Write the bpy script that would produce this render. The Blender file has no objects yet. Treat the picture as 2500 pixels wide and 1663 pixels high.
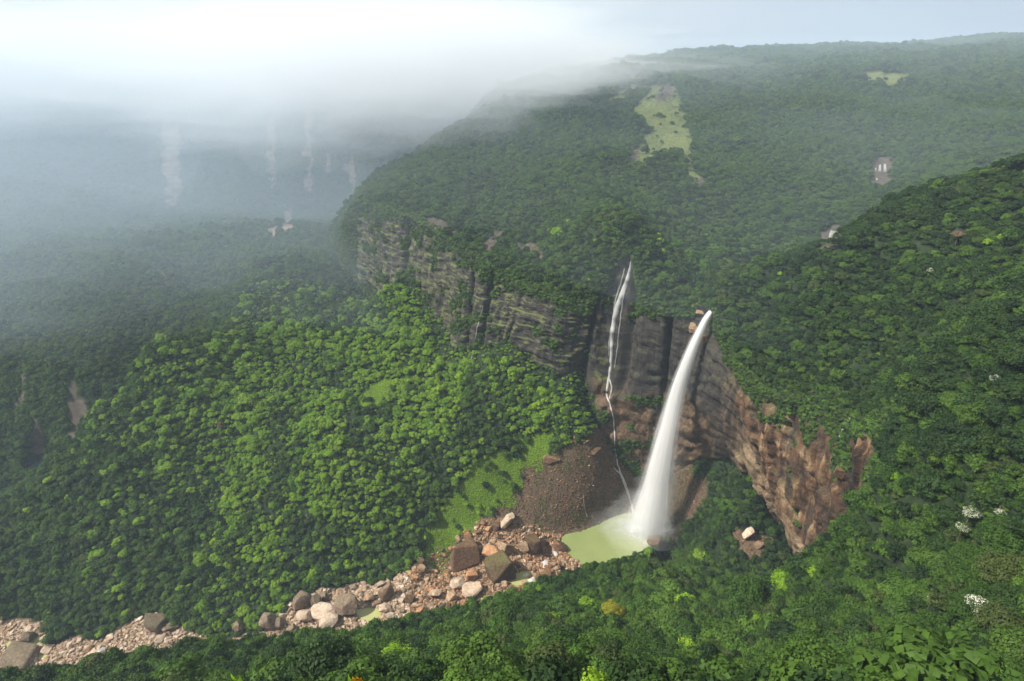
import bpy, bmesh, math, random
import numpy as np
from mathutils import Vector, Matrix, Euler, noise as mnoise
from mathutils.bvhtree import BVHTree

random.seed(7); RNG = np.random.default_rng(7)
C = bpy.context.scene.collection
SC = bpy.context.scene

# ------------------------------------------------------------------ camera
FPX, W, H = 560.0, 1024.0, 681.0
HORIZON = 60.0
PITCH = math.atan((H/2-HORIZON)/FPX)
cam_data = bpy.data.cameras.new('camera'); cam = bpy.data.objects.new('camera', cam_data); C.objects.link(cam)
cam_data.sensor_width = 36; cam_data.lens = 36*FPX/W; cam_data.clip_start = 0.3; cam_data.clip_end = 30000
cam.location = (0, 0, 0); cam.rotation_euler = (math.pi/2-PITCH, 0, 0)
SC.camera = cam
SC.view_settings.view_transform = 'Standard'; SC.view_settings.look = 'None'
SC.view_settings.exposure = 0.48; SC.view_settings.gamma = 1.0; SC.view_settings.use_curve_mapping = False
SC.render.engine = 'CYCLES'
SC.cycles.max_bounces = 8; SC.cycles.diffuse_bounces = 3; SC.cycles.transparent_max_bounces = 24
SC.cycles.volume_bounces = 5; SC.cycles.transmission_bounces = 3; SC.cycles.glossy_bounces = 1
SC.cycles.use_denoising = True
SC.cycles.caustics_reflective = False; SC.cycles.caustics_refractive = False

# ------------------------------------------------------------------ sky and sun
SUN_EL, SUN_AZ = math.radians(48), math.radians(-102)      # azimuth from +Y towards +X: from the left, a little behind the camera
world = bpy.data.worlds.new('World'); SC.world = world; world.use_nodes = True
nt = world.node_tree; nt.nodes.clear()
def N(nt, t, **kw):
    n = nt.nodes.new(t)
    for k, v in kw.items():
        if k in n.inputs.keys() if isinstance(k, str) else False: n.inputs[k].default_value = v
        else: setattr(n, k, v)
    return n
sky = nt.nodes.new('ShaderNodeTexSky'); sky.sky_type = 'NISHITA'; sky.sun_disc = False
sky.sun_elevation = SUN_EL; sky.sun_rotation = SUN_AZ; sky.air_density = 1.0; sky.dust_density = 2.0
tc = nt.nodes.new('ShaderNodeTexCoord')
mp = nt.nodes.new('ShaderNodeMapping'); mp.inputs['Scale'].default_value = (1, 1, 3.0)
ns = nt.nodes.new('ShaderNodeTexNoise'); ns.inputs['Scale'].default_value = 1.6; ns.inputs['Detail'].default_value = 4; ns.inputs['Roughness'].default_value = .5
nt.links.new(tc.outputs['Generated'], mp.inputs[0]); nt.links.new(mp.outputs[0], ns.inputs[0])
# cloud cover: thick over most of the sky, a thinner bluish part towards the right
vd = nt.nodes.new('ShaderNodeVectorMath'); vd.operation = 'DOT_PRODUCT'; vd.inputs[1].default_value = (0.80, 0.55, 0.22)
nt.links.new(tc.outputs['Generated'], vd.inputs[0])
rp = nt.nodes.new('ShaderNodeMapRange'); rp.interpolation_type = 'SMOOTHSTEP'
rp.inputs['From Min'].default_value = 0.55; rp.inputs['From Max'].default_value = 1.02; rp.inputs['To Min'].default_value = 0.0; rp.inputs['To Max'].default_value = 1.0
nt.links.new(vd.outputs['Value'], rp.inputs[0])
ms = nt.nodes.new('ShaderNodeMath'); ms.operation = 'MULTIPLY_ADD'; ms.inputs[1].default_value = 0.45; ms.inputs[2].default_value = -0.2
nt.links.new(ns.outputs['Fac'], ms.inputs[0])
ad = nt.nodes.new('ShaderNodeMath'); ad.operation = 'ADD'; ad.use_clamp = True
nt.links.new(rp.outputs[0], ad.inputs[0]); nt.links.new(ms.outputs[0], ad.inputs[1])
cl = nt.nodes.new('ShaderNodeMixRGB'); cl.inputs[1].default_value = (9.3, 9.2, 9.05, 1); cl.inputs[2].default_value = (4.6, 5.4, 7.2, 1)
nt.links.new(ad.outputs[0], cl.inputs[0])
mx = nt.nodes.new('ShaderNodeMixRGB'); mx.inputs[0].default_value = 0.82
nt.links.new(sky.outputs[0], mx.inputs[1]); nt.links.new(cl.outputs[0], mx.inputs[2])
bg = nt.nodes.new('ShaderNodeBackground'); bg.inputs[1].default_value = 0.071
out = nt.nodes.new('ShaderNodeOutputWorld')
nt.links.new(mx.outputs[0], bg.inputs[0]); nt.links.new(bg.outputs[0], out.inputs[0])

sl = bpy.data.lights.new('sun', 'SUN'); sl.energy = 5.0; sl.angle = math.radians(1.5); sl.color = (1, .95, .86)
sun = bpy.data.objects.new('sun', sl); C.objects.link(sun)
sdir = Vector((math.sin(SUN_AZ)*math.cos(SUN_EL), math.cos(SUN_AZ)*math.cos(SUN_EL), math.sin(SUN_EL)))
sun.rotation_euler = sdir.to_track_quat('Z', 'Y').to_euler(); sun.location = (0, 0, 500)

# ------------------------------------------------------------------ geometry helpers
CP, SP = math.cos(PITCH), math.sin(PITCH)
def ray(sx, sy):
    u = (sx*.4096-W/2)/FPX; v = (H/2-sy*.4096)/FPX
    return np.array([u, CP+v*SP, -SP+v*CP])
def at(sx, sy, Y):
    d = ray(sx, sy); return d*(Y/d[1])
def atz(sx, sy, z):
    d = ray(sx, sy); return d*(z/d[2])
def project(P):
    P = np.asarray(P, float)
    t = P[..., 1]*CP - P[..., 2]*SP
    w = P[..., 1]*SP + P[..., 2]*CP
    t = np.where(t < 1, 1, t)
    return (W/2+FPX*P[..., 0]/t)/.4096, (H/2-FPX*w/t)/.4096, t

def in_poly(x, y, poly):
    poly = np.asarray(poly, float); x = np.asarray(x, float); y = np.asarray(y, float)
    res = np.zeros(x.shape, bool); n = len(poly)
    for i in range(n):
        x0, y0 = poly[i]; x1, y1 = poly[(i+1) % n]
        if y0 == y1: continue
        c = ((y0 > y) != (y1 > y)) & (x < (x1-x0)*(y-y0)/(y1-y0)+x0)
        res ^= c
    return res
def poly_dist(x, y, poly, closed=True):
    poly = np.asarray(poly, float); best = np.full(np.shape(x), 1e9); n = len(poly)
    for i in range(n if closed else n-1):
        a = poly[i]; b = poly[(i+1) % n]; d = b-a; L = (d**2).sum()+1e-9
        t = np.clip(((x-a[0])*d[0]+(y-a[1])*d[1])/L, 0, 1)
        best = np.minimum(best, np.hypot(x-a[0]-t*d[0], y-a[1]-t*d[1]))
    return best

def _hash(ix, iy, iz, seed):
    h = (ix.astype(np.int64)*374761393 + iy.astype(np.int64)*668265263 + iz.astype(np.int64)*2147483647 + seed*1274126177) & 0xffffffff
    h = ((h ^ (h >> 13))*1274126177) & 0xffffffff
    h = ((h ^ (h >> 16))*668265263) & 0xffffffff
    return ((h ^ (h >> 15)) & 0xffffff)/float(0xffffff)
def vnoise(x, y, z=None, seed=0):
    x = np.asarray(x, float); y = np.asarray(y, float)
    z = np.zeros_like(x) if z is None else np.asarray(z, float)
    ix, iy, iz = np.floor(x), np.floor(y), np.floor(z)
    fx, fy, fz = x-ix, y-iy, z-iz
    fx = fx*fx*(3-2*fx); fy = fy*fy*(3-2*fy); fz = fz*fz*(3-2*fz)
    r = 0
    for dx in (0, 1):
        for dy in (0, 1):
            for dz in (0, 1):
                r = r+_hash(ix+dx, iy+dy, iz+dz, seed)*(fx if dx else 1-fx)*(fy if dy else 1-fy)*(fz if dz else 1-fz)
    return r*2-1
def fbm(x, y, z=None, seed=0, octv=4, gain=.5):
    a, s, f = 1.0, 0, 1.0
    for i in range(octv):
        s = s+a*vnoise(np.asarray(x)*f, np.asarray(y)*f, None if z is None else np.asarray(z)*f, seed+i*17); a *= gain; f *= 2.03
    return s
def sstep(a, b, x):
    t = np.clip((np.asarray(x, float)-a)/(b-a), 0, 1); return t*t*(3-2*t)

class RBF:
    def __init__(s, pts, c=45., lam=1e-3):
        p = np.array(pts, float); s.p = p[:, :2]; s.c = c; z = p[:, 2]
        n = len(p); d = np.hypot(p[:, None, 0]-p[None, :, 0], p[:, None, 1]-p[None, :, 1])
        A = np.zeros((n+3, n+3)); A[:n, :n] = -np.sqrt(d*d+c*c)/100 + lam*np.eye(n)
        A[:n, n] = A[n, :n] = 1; A[:n, n+1] = A[n+1, :n] = p[:, 0]/1000; A[:n, n+2] = A[n+2, :n] = p[:, 1]/1000
        b = np.zeros(n+3); b[:n] = z
        s.w = np.linalg.lstsq(A, b, rcond=None)[0]
    def __call__(s, x, y):
        x = np.asarray(x, float); y = np.asarray(y, float); n = len(s.p)
        r = s.w[n] + s.w[n+1]*x/1000 + s.w[n+2]*y/1000
        for i in range(n):
            r = r - s.w[i]*np.sqrt((x-s.p[i, 0])**2+(y-s.p[i, 1])**2+s.c**2)/100
        return r

# ------------------------------------------------------------------ landmarks of the gorge
# rim of the plateau (top edge), brow (most projecting line) and foot of the wall, left to right, then round to the near bank
G = lambda *a: np.array(a, float)
RIM = [G(60,2300,-60), G(10,1850,-75), G(-120,1600,-145), G(-255,1370,-215), G(-322,1180,-245),
  at(850,515,1050), at(900,495,1000), at(1000,532,900), at(1110,590,820), at(1200,648,770), at(1300,695,730), at(1370,722,700), at(1450,735,690),
  at(1500,625,700), at(1540,620,695), at(1560,715,670), at(1620,760,645), at(1700,745,625), at(1738,757,600), at(1762,815,580), at(1800,890,540),
  at(1850,945,503), at(1935,972,462), at(2005,975,437), at(2090,1010,400), at(2150,1080,330), at(2085,1270,290), at(2010,1390,300),
  at(1750,1425,375), at(1500,1372,392), at(1300,1438,380), at(1080,1508,335), at(860,1562,292), at(400,1600,280), at(0,1672,255), G(-700,230,-430)]
FOOT = [G(-60,2350,-300), G(-200,1900,-330), G(-330,1640,-350), G(-430,1400,-370), G(-420,1180,-365),
  at(850,665,1000), at(905,735,940), at(1000,680,870), at(1095,860,760), at(1180,850,740), at(1250,835,720), at(1340,905,690), at(1420,940,680),
at(1465,1060,652), at(1500,1110,647), at(1545,1160,646), at(1600,1185,646), at(1640,1160,641), at(1680,1135,630), at(1720,1120,612), at(1790,1130,580),
  at(1860,1215,535), at(1920,1300,495), at(1965,1365,470), at(2010,1420,450), at(2060,1450,425), G(262,372,-480), G(245,395,-505),
  G(215,430,-525), G(150,480,-590), G(90,490,-600), G(-10,450,-607), G(-115,425,-611), G(-250,405,-620), G(-370,395,-628), G(-700,380,-645)]
BROW = {13: at(1465,905,672), 14: at(1500,915,668), 15: at(1550,925,655), 16: at(1610,940,640), 17: at(1665,930,622), 18: at(1690,945,600), 19: at(1715,965,580), 20: at(1780,1020,545), 21: at(1850,1130,500), 22: at(1900,1220,465), 23: at(1950,1320,432), 24: at(1990,1390,405)}
NB_ROCK0, NB_ROCK1 = 4, 26          # indices between which the wall is bare rock
LAST = len(RIM)-1

U_PTS = list(RIM) + [
  at(1400,178,1900), at(1700,170,1900), at(2000,140,2200), at(2460,108,2300), at(2500,155,1700), at(2200,185,1700),
  at(1400,300,1300), at(1400,450,950), at(1200,400,1150), at(1200,550,880), at(1000,450,1100), at(1160,285,1500), at(1250,205,1700), at(965,400,1300),
  at(1650,300,1300), at(1700,450,980), at(1650,600,780), at(1850,600,770), at(1900,450,1000), at(2000,300,1350), at(2150,425,1085), at(2040,572,816),
  G(330,690,-250), G(400,750,-239), G(600,950,-212), at(2300,350,1150), at(2300,250,1500), at(2500,300,1200), at(2500,375,950),
  at(2500,392,600), at(2300,445,640), at(2100,535,650), at(1900,632,640), at(1800,685,620),
  at(1900,715,580), at(1900,850,515), at(2100,700,540), at(2100,850,450), at(2300,650,500), at(2300,850,380), at(2300,1050,280), at(2300,1250,225),
  at(2300,1450,180), at(2300,1663,130), at(2500,1663,110), at(2500,1350,170), at(2500,1000,250), at(2500,700,400), at(2500,500,520),
  at(2100,1350,240), at(2100,1550,180), at(1900,1500,240), at(1900,1663,160), at(1700,1470,305), at(1700,1600,210), at(1500,1460,330),
  at(1500,1600,210), at(1250,1550,255), at(1250,1663,156), at(1000,1590,240), at(1000,1663,170), at(700,1640,225), at(400,1675,230), at(0,1730,235),
  at(2100,1663,140), G(0,40,-90), G(-300,60,-180), G(200,30,-90), G(600,300,-110), G(500,100,-60), G(-600,60,-300), G(0,-30,-20),
  G(1500,1300,-120), G(1800,2400,40), G(900,500,-30), G(1400,800,-80), G(100,2600,-60), G(900,2700,40)]
L_PTS = list(FOOT) + [
  atz(1480,1245,-597), atz(1590,1290,-600), atz(1400,1290,-598), at(1300,1150,625), at(1400,1050,636), at(1450,1190,617), at(1480,1130,631), at(1380,1200,610), at(1540,1215,630),
  at(1700,1250,580), atz(1650,1290,-594), at(1750,1250,550), at(1850,1300,490), at(1800,1180,540),
  at(1700,1350,500), at(1850,1380,450), at(1100,1000,680), at(1100,1200,600), atz(1100,1330,-600), atz(1250,1400,-602), atz(1050,1440,-606),
  at(1250,1000,668), at(950,870,760),
  at(900,1000,690), at(900,1200,590), at(900,1385,540), atz(900,1450,-612), atz(900,1510,-613), at(700,900,760), at(700,1100,640), at(700,1300,560),
  atz(700,1430,-613), atz(720,1500,-616), at(500,1100,650), at(500,1300,565), atz(500,1510,-621), atz(500,1560,-624), at(300,1200,600), at(300,1400,515), atz(300,1510,-628), atz(300,1580,-631),
  at(100,1300,560), atz(100,1490,-630), atz(0,1530,-636), atz(0,1640,-640), atz(150,1600,-634),
  at(700,660,950), at(535,767,850), at(380,880,770), at(250,990,710), at(150,1110,660), at(90,1180,635), at(0,1250,600), G(-700,520,-590), G(-800,420,-645), G(-1000,430,-640),
  atz(85,1130,-612), at(110,1000,800), at(100,800,930), at(250,780,920), at(350,620,1110), at(150,600,1260), at(500,650,1090), at(650,560,1280),
  at(400,500,1700), at(400,285,2000), at(800,500,1750), at(800,285,1950), at(0,400,1800), at(0,280,2000), at(0,550,1500), G(-340,1300,-360),
  G(-590,790,-520), G(-2200,2000,-150), G(-1400,1200,-330), G(-1300,800,-500), G(-1200,2500,-30), G(-300,2500,-120), G(200,2600,-250)]
U_RBF = RBF(U_PTS, 40); L_RBF = RBF(L_PTS, 40)
PLAT = [tuple(p[:2]) for p in RIM] + [(-900, 220), (-900, -150), (2900, -150), (2900, 3300), (60, 3300)]
POOL = [tuple(atz(a, b, -600)[:2]) for a, b in [(1368,1322),(1380,1305),(1420,1298),(1460,1283),(1500,1262),(1545,1250),(1600,1245),(1635,1262),(1645,1285),(1600,1310),(1580,1335),(1560,1345),(1530,1365),(1480,1385),(1420,1378),(1385,1350)]]
LPOOLS = [([(1255,1400),(1290,1392),(1310,1402),(1300,1420),(1262,1432),(1240,1420)], -603), ([(865,1490),(905,1480),(935,1488),(930,1510),(900,1525),(875,1510)], -612.5),
  ([(80,1555),(100,1545),(108,1560),(90,1580),(70,1600),(60,1585)], -633), ([(88,1600),(112,1588),(118,1600),(98,1612)], -635),
  ([(1330,1395),(1345,1388),(1330,1410),(1318,1408)], -602.5), ([(985,1385),(1005,1380),(1003,1396),(990,1398)], -604), ([(10,1570),(28,1565),(30,1578),(12,1582)], -637)]
LPOOLS_W = [([tuple(atz(a, b, z)[:2]) for a, b in p], z) for p, z in LPOOLS]
TARN = [tuple(atz(a, b, -612)[:2]) for a, b in [(60,1130),(90,1112),(120,1100),(125,1120),(105,1140),(85,1150),(62,1145)]]

FOOTXY = [tuple(p[:2]) for p in FOOT]
def zU(x, y):
    z = U_RBF(x, y); d = poly_dist(x, y, [p[:2] for p in RIM], False)
    am = sstep(5, 120, d)*(0.45+0.55*sstep(300, 900, y))
    z = z + am*(fbm(x/150, y/150, seed=3, octv=4)*11 + (np.abs(vnoise(x/70+.3*vnoise(x/90, y/90), y/150, seed=9))-.4)*8)
    return z + fbm(x/14, y/14, seed=5, octv=2)*1.2*sstep(3, 20, d)
def zL(x, y):
    z = L_RBF(x, y)
    insp = in_poly(x, y, PLAT)
    up = sstep(-598, -560, z)*sstep(8, 90, poly_dist(x, y, FOOTXY, False))
    rid = 1-np.abs(fbm(x/110+.02*y, y/260, seed=21, octv=3))
    z = z + up*(1-.5*sstep(1300, 1900, y))*((rid-.7)*26 + fbm(x/60, y/60, seed=22, octv=3)*4.5)*(1-.85*np.exp(-((x-110)/110)**2-((y-635)/80)**2))
    # far walls break into benches and bluffs
    far = sstep(1300, 1700, y)
    z = z + far*(fbm(x/160, y/240, seed=31, octv=4)*20+(np.abs(vnoise(x/75+.4*vnoise(x/60, y/200, seed=35), y/900, seed=33))-.35)*70*(z > -400)*(z < -120))
    z = z + fbm(x/9, y/9, seed=23, octv=3)*1.1
    for poly, lev in [(POOL, -600.)]+LPOOLS_W+[(TARN, -612.)]:
        near = (np.abs(x-poly[0][0]) < 260) & (np.abs(y-poly[0][1]) < 260)
        if not near.any(): continue
        ins = in_poly(x, y, poly); d = poly_dist(x, y, poly)
        k = .5 if lev == -600 else .25
        z = np.where(ins, np.minimum(z, lev-.15-np.minimum(d, 8)*k), z)
        z = np.where(~ins & (d < 14), np.maximum(z, lev+.1+d*.1), z)
        z = np.where(~ins & (d < 14), np.minimum(z, lev+1.0+d*(1.6 if lev == -600 else .6)), z)
    return np.where(insp, np.minimum(z, U_RBF(x, y)-25), z)

def graded(*segs):
    out = []
    for a, b, st in segs: out.append(np.arange(a, b, st))
    return np.concatenate(out+[[segs[-1][1]]])

MATS = {}
def mesh_obj(name, verts, faces, mat=None, parent=None, smooth=False, attrs=None, link=True):
    me = bpy.data.meshes.new(name)
    verts = np.asarray(verts, np.float32); faces = np.asarray(faces, np.int32)
    k = faces.shape[1]
    me.vertices.add(len(verts)); me.vertices.foreach_set('co', verts.ravel())
    me.loops.add(faces.size); me.loops.foreach_set('vertex_index', faces.ravel())
    me.polygons.add(len(faces)); me.polygons.foreach_set('loop_start', np.arange(0, faces.size, k, dtype=np.int32)); 
    me.polygons.foreach_set('loop_total', np.full(len(faces), k, np.int32))
    me.update(calc_edges=True)
    if smooth: me.polygons.foreach_set('use_smooth', np.ones(len(faces), bool))
    for an, av in (attrs or {}).items():
        a = me.attributes.new(an, 'FLOAT', 'POINT'); a.data.foreach_set('value', np.asarray(av, np.float32))
    if mat is not None:
        for m in (mat if isinstance(mat, (list, tuple)) else [mat]): me.materials.append(m)
    o = bpy.data.objects.new(name, me)
    if link: C.objects.link(o)
    if parent is not None: o.parent = parent
    return o
def props(o, label=None, cat=None, group=None, kind=None):
    if label: o['label'] = label
    if cat: o['category'] = cat
    if group: o['group'] = group
    if kind: o['kind'] = kind
    return o
def empty(name, loc, rz=0, label=None, cat=None, group=None):
    o = bpy.data.objects.new(name, None); C.objects.link(o); o.location = loc; o.rotation_euler = (0, 0, rz); o.empty_display_size = .5
    return props(o, label, cat, group)

# ------------------------------------------------------------------ materials
def newmat(name):
    m = bpy.data.materials.new(name); m.use_nodes = True; nt = m.node_tree; nt.nodes.clear()
    o = nt.nodes.new('ShaderNodeOutputMaterial'); return m, nt, o
def noise(nt, vec, scale, detail=4, rough=.55, w=None):
    n = nt.nodes.new('ShaderNodeTexNoise'); n.inputs['Scale'].default_value = scale; n.inputs['Detail'].default_value = detail; n.inputs['Roughness'].default_value = rough
    if vec is not None: nt.links.new(vec, n.inputs['Vector'])
    return n.outputs['Fac']
def ramp(nt, fac, stops, interp='LINEAR'):
    r = nt.nodes.new('ShaderNodeValToRGB'); r.color_ramp.interpolation = interp
    el = r.color_ramp.elements
    while len(el) < len(stops): el.new(.5)
    for e, (p, c) in zip(el, stops):
        e.position = p; e.color = (*c, 1) if len(c) == 3 else c
    nt.links.new(fac, r.inputs[0]); return r.outputs[0]
def mixc(nt, fac, a, b, mode='MIX'):
    m = nt.nodes.new('ShaderNodeMixRGB'); m.blend_type = mode
    for i, v in ((0, fac), (1, a), (2, b)):
        if hasattr(v, 'is_linked'): nt.links.new(v, m.inputs[i])
        elif i == 0: m.inputs[0].default_value = v
        else: m.inputs[i].default_value = (*v, 1)
    return m.outputs[0]
def math_(nt, op, a, b=None, c=None, clamp=False):
    m = nt.nodes.new('ShaderNodeMath'); m.operation = op; m.use_clamp = clamp
    for i, v in enumerate((a, b, c)):
        if v is None: continue
        if hasattr(v, 'is_linked'): nt.links.new(v, m.inputs[i])
        else: m.inputs[i].default_value = v
    return m.outputs[0]
def attr(nt, name):
    a = nt.nodes.new('ShaderNodeAttribute'); a.attribute_name = name; return a.outputs['Fac']
def pos(nt): return nt.nodes.new('ShaderNodeNewGeometry').outputs['Position']
def mapping(nt, vec, scale, rot=(0, 0, 0)):
    m = nt.nodes.new('ShaderNodeMapping'); m.inputs['Scale'].default_value = scale; m.inputs['Rotation'].default_value = rot
    nt.links.new(vec, m.inputs[0]); return m.outputs[0]
def bump(nt, h, strength, dist):
    b = nt.nodes.new('ShaderNodeBump'); b.inputs['Strength'].default_value = strength; b.inputs['Distance'].default_value = dist
    nt.links.new(h, b.inputs['Height']); return b.outputs[0]
def principled(nt, out, col, rough=.8, normal=None, spec=.3):
    p = nt.nodes.new('ShaderNodeBsdfPrincipled')
    if hasattr(col, 'is_linked'): nt.links.new(col, p.inputs['Base Color'])
    else: p.inputs['Base Color'].default_value = (*col, 1)
    if hasattr(rough, 'is_linked'): nt.links.new(rough, p.inputs['Roughness'])
    else: p.inputs['Roughness'].default_value = rough
    p.inputs['Specular IOR Level'].default_value = spec
    if normal is not None: nt.links.new(normal, p.inputs['Normal'])
    if out is not None: nt.links.new(p.outputs[0], out.inputs[0])
    return p

def mat_ground():
    m, nt, o = newmat('ground_cover'); p = pos(nt)
    n1 = noise(nt, p, .16, 5, .6); n2 = noise(nt, p, .9, 4, .65); n3 = noise(nt, p, .03, 3)
    forest = ramp(nt, n1, [(.3, (.008, .016, .006)), (.55, (.018, .034, .010)), (.75, (.035, .06, .016))])
    grass = mixc(nt, ramp(nt, n1, [(.35, (0, 0, 0)), (.65, (1, 1, 1))]), (.085, .12, .03), (.16, .185, .045))
    grass = mixc(nt, ramp(nt, n2, [(.52, (0, 0, 0)), (.64, (1, 1, 1))]), grass, (.10, .085, .055))
    scrub = ramp(nt, n2, [(.3, (.05, .10, .012)), (.5, (.12, .20, .02)), (.7, (.22, .31, .035))])
    v = nt.nodes.new('ShaderNodeTexVoronoi'); v.inputs['Scale'].default_value = .55; nt.links.new(p, v.inputs['Vector'])
    bare = ramp(nt, noise(nt, p, .35, 6, .7), [(.3, (.055, .038, .024)), (.5, (.14, .098, .062)), (.72, (.25, .18, .12))])
    bare = mixc(nt, .35, bare, ramp(nt, v.outputs['Distance'], [(0, (.22, .15, .09)), (.6, (.05, .033, .02))]))
    bed = ramp(nt, n2, [(.3, (.10, .065, .04)), (.5, (.26, .18, .11)), (.7, (.40, .30, .20))])
    c = mixc(nt, attr(nt, 'grass'), forest, grass); c = mixc(nt, attr(nt, 'scrub'), c, scrub)
    c = mixc(nt, attr(nt, 'bare'), c, bare); c = mixc(nt, attr(nt, 'bed'), c, bed)
    sy_ = nt.nodes.new('ShaderNodeSeparateXYZ'); nt.links.new(p, sy_.inputs[0]); farf = math_(nt, 'MULTIPLY', math_(nt, 'GREATER_THAN', sy_.outputs[1], 1150.0), math_(nt, 'LESS_THAN', sy_.outputs[0], -150.0))
    rockc = mixc(nt, farf, ramp(nt, noise(nt, mapping(nt, p, (.06, .06, .25)), 1, 5, .6), [(.3, (.06, .045, .035)), (.55, (.085, .068, .052)), (.75, (.17, .13, .09))]), ramp(nt, noise(nt, mapping(nt, p, (.03, .03, .12)), 1, 4, .6), [(.3, (.10, .075, .055)), (.5, (.25, .18, .13)), (.7, (.42, .33, .26))]))
    c = mixc(nt, attr(nt, 'rockface'), c, rockc)
    principled(nt, o, c, .9, bump(nt, noise(nt, p, .6, 6, .7), .9, 1.2)); return m
def mat_cliff():
    m, nt, o = newmat('cliff_rock'); p = pos(nt)
    s = attr(nt, 'along'); d = attr(nt, 'drop')
    cmb = nt.nodes.new('ShaderNodeCombineXYZ'); nt.links.new(s, cmb.inputs[0]); nt.links.new(d, cmb.inputs[1])
    streak = noise(nt, mapping(nt, cmb.outputs[0], (.15, .018, 1)), 1, 7, .66)
    streak2 = noise(nt, mapping(nt, cmb.outputs[0], (.5, .02, 1)), 1, 4, .6)
    strata = noise(nt, mapping(nt, cmb.outputs[0], (.006, .22, 1)), 1, 5, .6)
    blot = noise(nt, p, .045, 5, .6); fine = noise(nt, p, .5, 5, .65)
    dark = ramp(nt, streak, [(.32, (.014, .013, .013)), (.48, (.034, .030, .027)), (.62, (.062, .051, .042)), (.78, (.13, .095, .066))])
    sb = math_(nt, 'ADD', math_(nt, 'MULTIPLY', streak, .6), math_(nt, 'MULTIPLY', noise(nt, p, .028, 4, .6), .4))
    tan = ramp(nt, sb, [(.36, (.014, .012, .011)), (.45, (.05, .03, .02)), (.51, (.13, .07, .038)), (.56, (.30, .19, .10)), (.66, (.60, .46, .31))])
    edge = ramp(nt, streak, [(.28, (.03, .022, .017)), (.40, (.22, .15, .09)), (.6, (.40, .30, .19)), (.8, (.58, .46, .31))])
    tan = mixc(nt, attr(nt, 'pale'), tan, edge)
    orange = ramp(nt, blot, [(.4, (0, 0, 0)), (.62, (1, 1, 1))])
    tan = mixc(nt, math_(nt, 'MULTIPLY', orange, .35), tan, mixc(nt, streak2, (.10, .045, .02), (.34, .17, .075)))
    tf = math_(nt, 'MULTIPLY', attr(nt, 'tan'), ramp(nt, noise(nt, mapping(nt, cmb.outputs[0], (.05, .012, 1)), 1, 4, .6), [(.32, (0, 0, 0)), (.5, (1, 1, 1))]))
    c = mixc(nt, math_(nt, 'MAXIMUM', tf, math_(nt, 'MULTIPLY', attr(nt, 'pale'), 1)), dark, tan)
    line = ramp(nt, strata, [(.47, (1, 1, 1)), (.5, (.6, .6, .6)), (.53, (1, 1, 1))])
    c = mixc(nt, .8, c, line, 'MULTIPLY')
    c = mixc(nt, .45, c, ramp(nt, fine, [(.3, (.5, .5, .5)), (.7, (1.4, 1.4, 1.4))]), 'MULTIPLY')
    # moss and hanging grass along the beds
    g = nt.nodes.new('ShaderNodeNewGeometry'); sep = nt.nodes.new('ShaderNodeSeparateXYZ'); nt.links.new(g.outputs['True Normal'], sep.inputs[0])
    up = math_(nt, 'MULTIPLY_ADD', sep.outputs[2], 1.3, .05)
    mo = math_(nt, 'MULTIPLY', noise(nt, mapping(nt, cmb.outputs[0], (.05, .14, 1)), 1, 6, .75), 1.0)
    mo = math_(nt, 'ADD', mo, math_(nt, 'MULTIPLY', up, .28)); 
    mo = math_(nt, 'ADD', mo, math_(nt, 'MULTIPLY_ADD', noise(nt, p, .55, 3, .7), .5, -.25))
    mo = math_(nt, 'MULTIPLY', ramp(nt, mo, [(.70, (0, 0, 0)), (.78, (1, 1, 1))]), attr(nt, 'moss'))
    c = mixc(nt, mo, c, mixc(nt, fine, (.05, .08, .018), (.15, .155, .04)))
    earthc = ramp(nt, noise(nt, p, .35, 6, .7), [(.3, (.045, .028, .017)), (.5, (.12, .075, .042)), (.72, (.22, .15, .09))])
    c = mixc(nt, attr(nt, 'earth'), c, earthc)
    c = mixc(nt, attr(nt, 'veg'), c, ramp(nt, fine, [(.3, (.012, .022, .008)), (.7, (.05, .075, .02))]))
    hgt = math_(nt, 'ADD', math_(nt, 'MULTIPLY', strata, 1.2), math_(nt, 'ADD', fine, streak2))
    principled(nt, o, c, .75, bump(nt, hgt, .9, 1.6), .35); return m
def mat_leaf(name, cols, transl=.3):
    m, nt, o = newmat(name)
    oi = nt.nodes.new('ShaderNodeObjectInfo'); p = pos(nt)
    r = math_(nt, 'ADD', math_(nt, 'MULTIPLY', oi.outputs['Random'], .62), math_(nt, 'MULTIPLY', noise(nt, p, .012, 3), .38))
    c = ramp(nt, r, [(i/(len(cols)-1)*.8+.1, k) for i, k in enumerate(cols)])
    c = mixc(nt, .55, c, ramp(nt, noise(nt, p, .45, 3, .6), [(.3, (.5, .55, .5)), (.7, (1.6, 1.5, 1.35))]), 'MULTIPLY')
    pr = principled(nt, None, c, .62, None, .22)
    t = nt.nodes.new('ShaderNodeBsdfTranslucent'); nt.links.new(mixc(nt, .5, c, (.9, 1.0, .3), 'MULTIPLY'), t.inputs[0])
    mxs = nt.nodes.new('ShaderNodeMixShader'); mxs.inputs[0].default_value = transl
    nt.links.new(pr.outputs[0], mxs.inputs[1]); nt.links.new(t.outputs[0], mxs.inputs[2]); nt.links.new(mxs.outputs[0], o.inputs[0])
    return m
def mat_bark():
    m, nt, o = newmat('bark'); p = pos(nt)
    principled(nt, o, ramp(nt, noise(nt, mapping(nt, p, (3, 3, .6)), 1, 4), [(.3, (.05, .04, .03)), (.7, (.16, .13, .10))]), .9); return m
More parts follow.
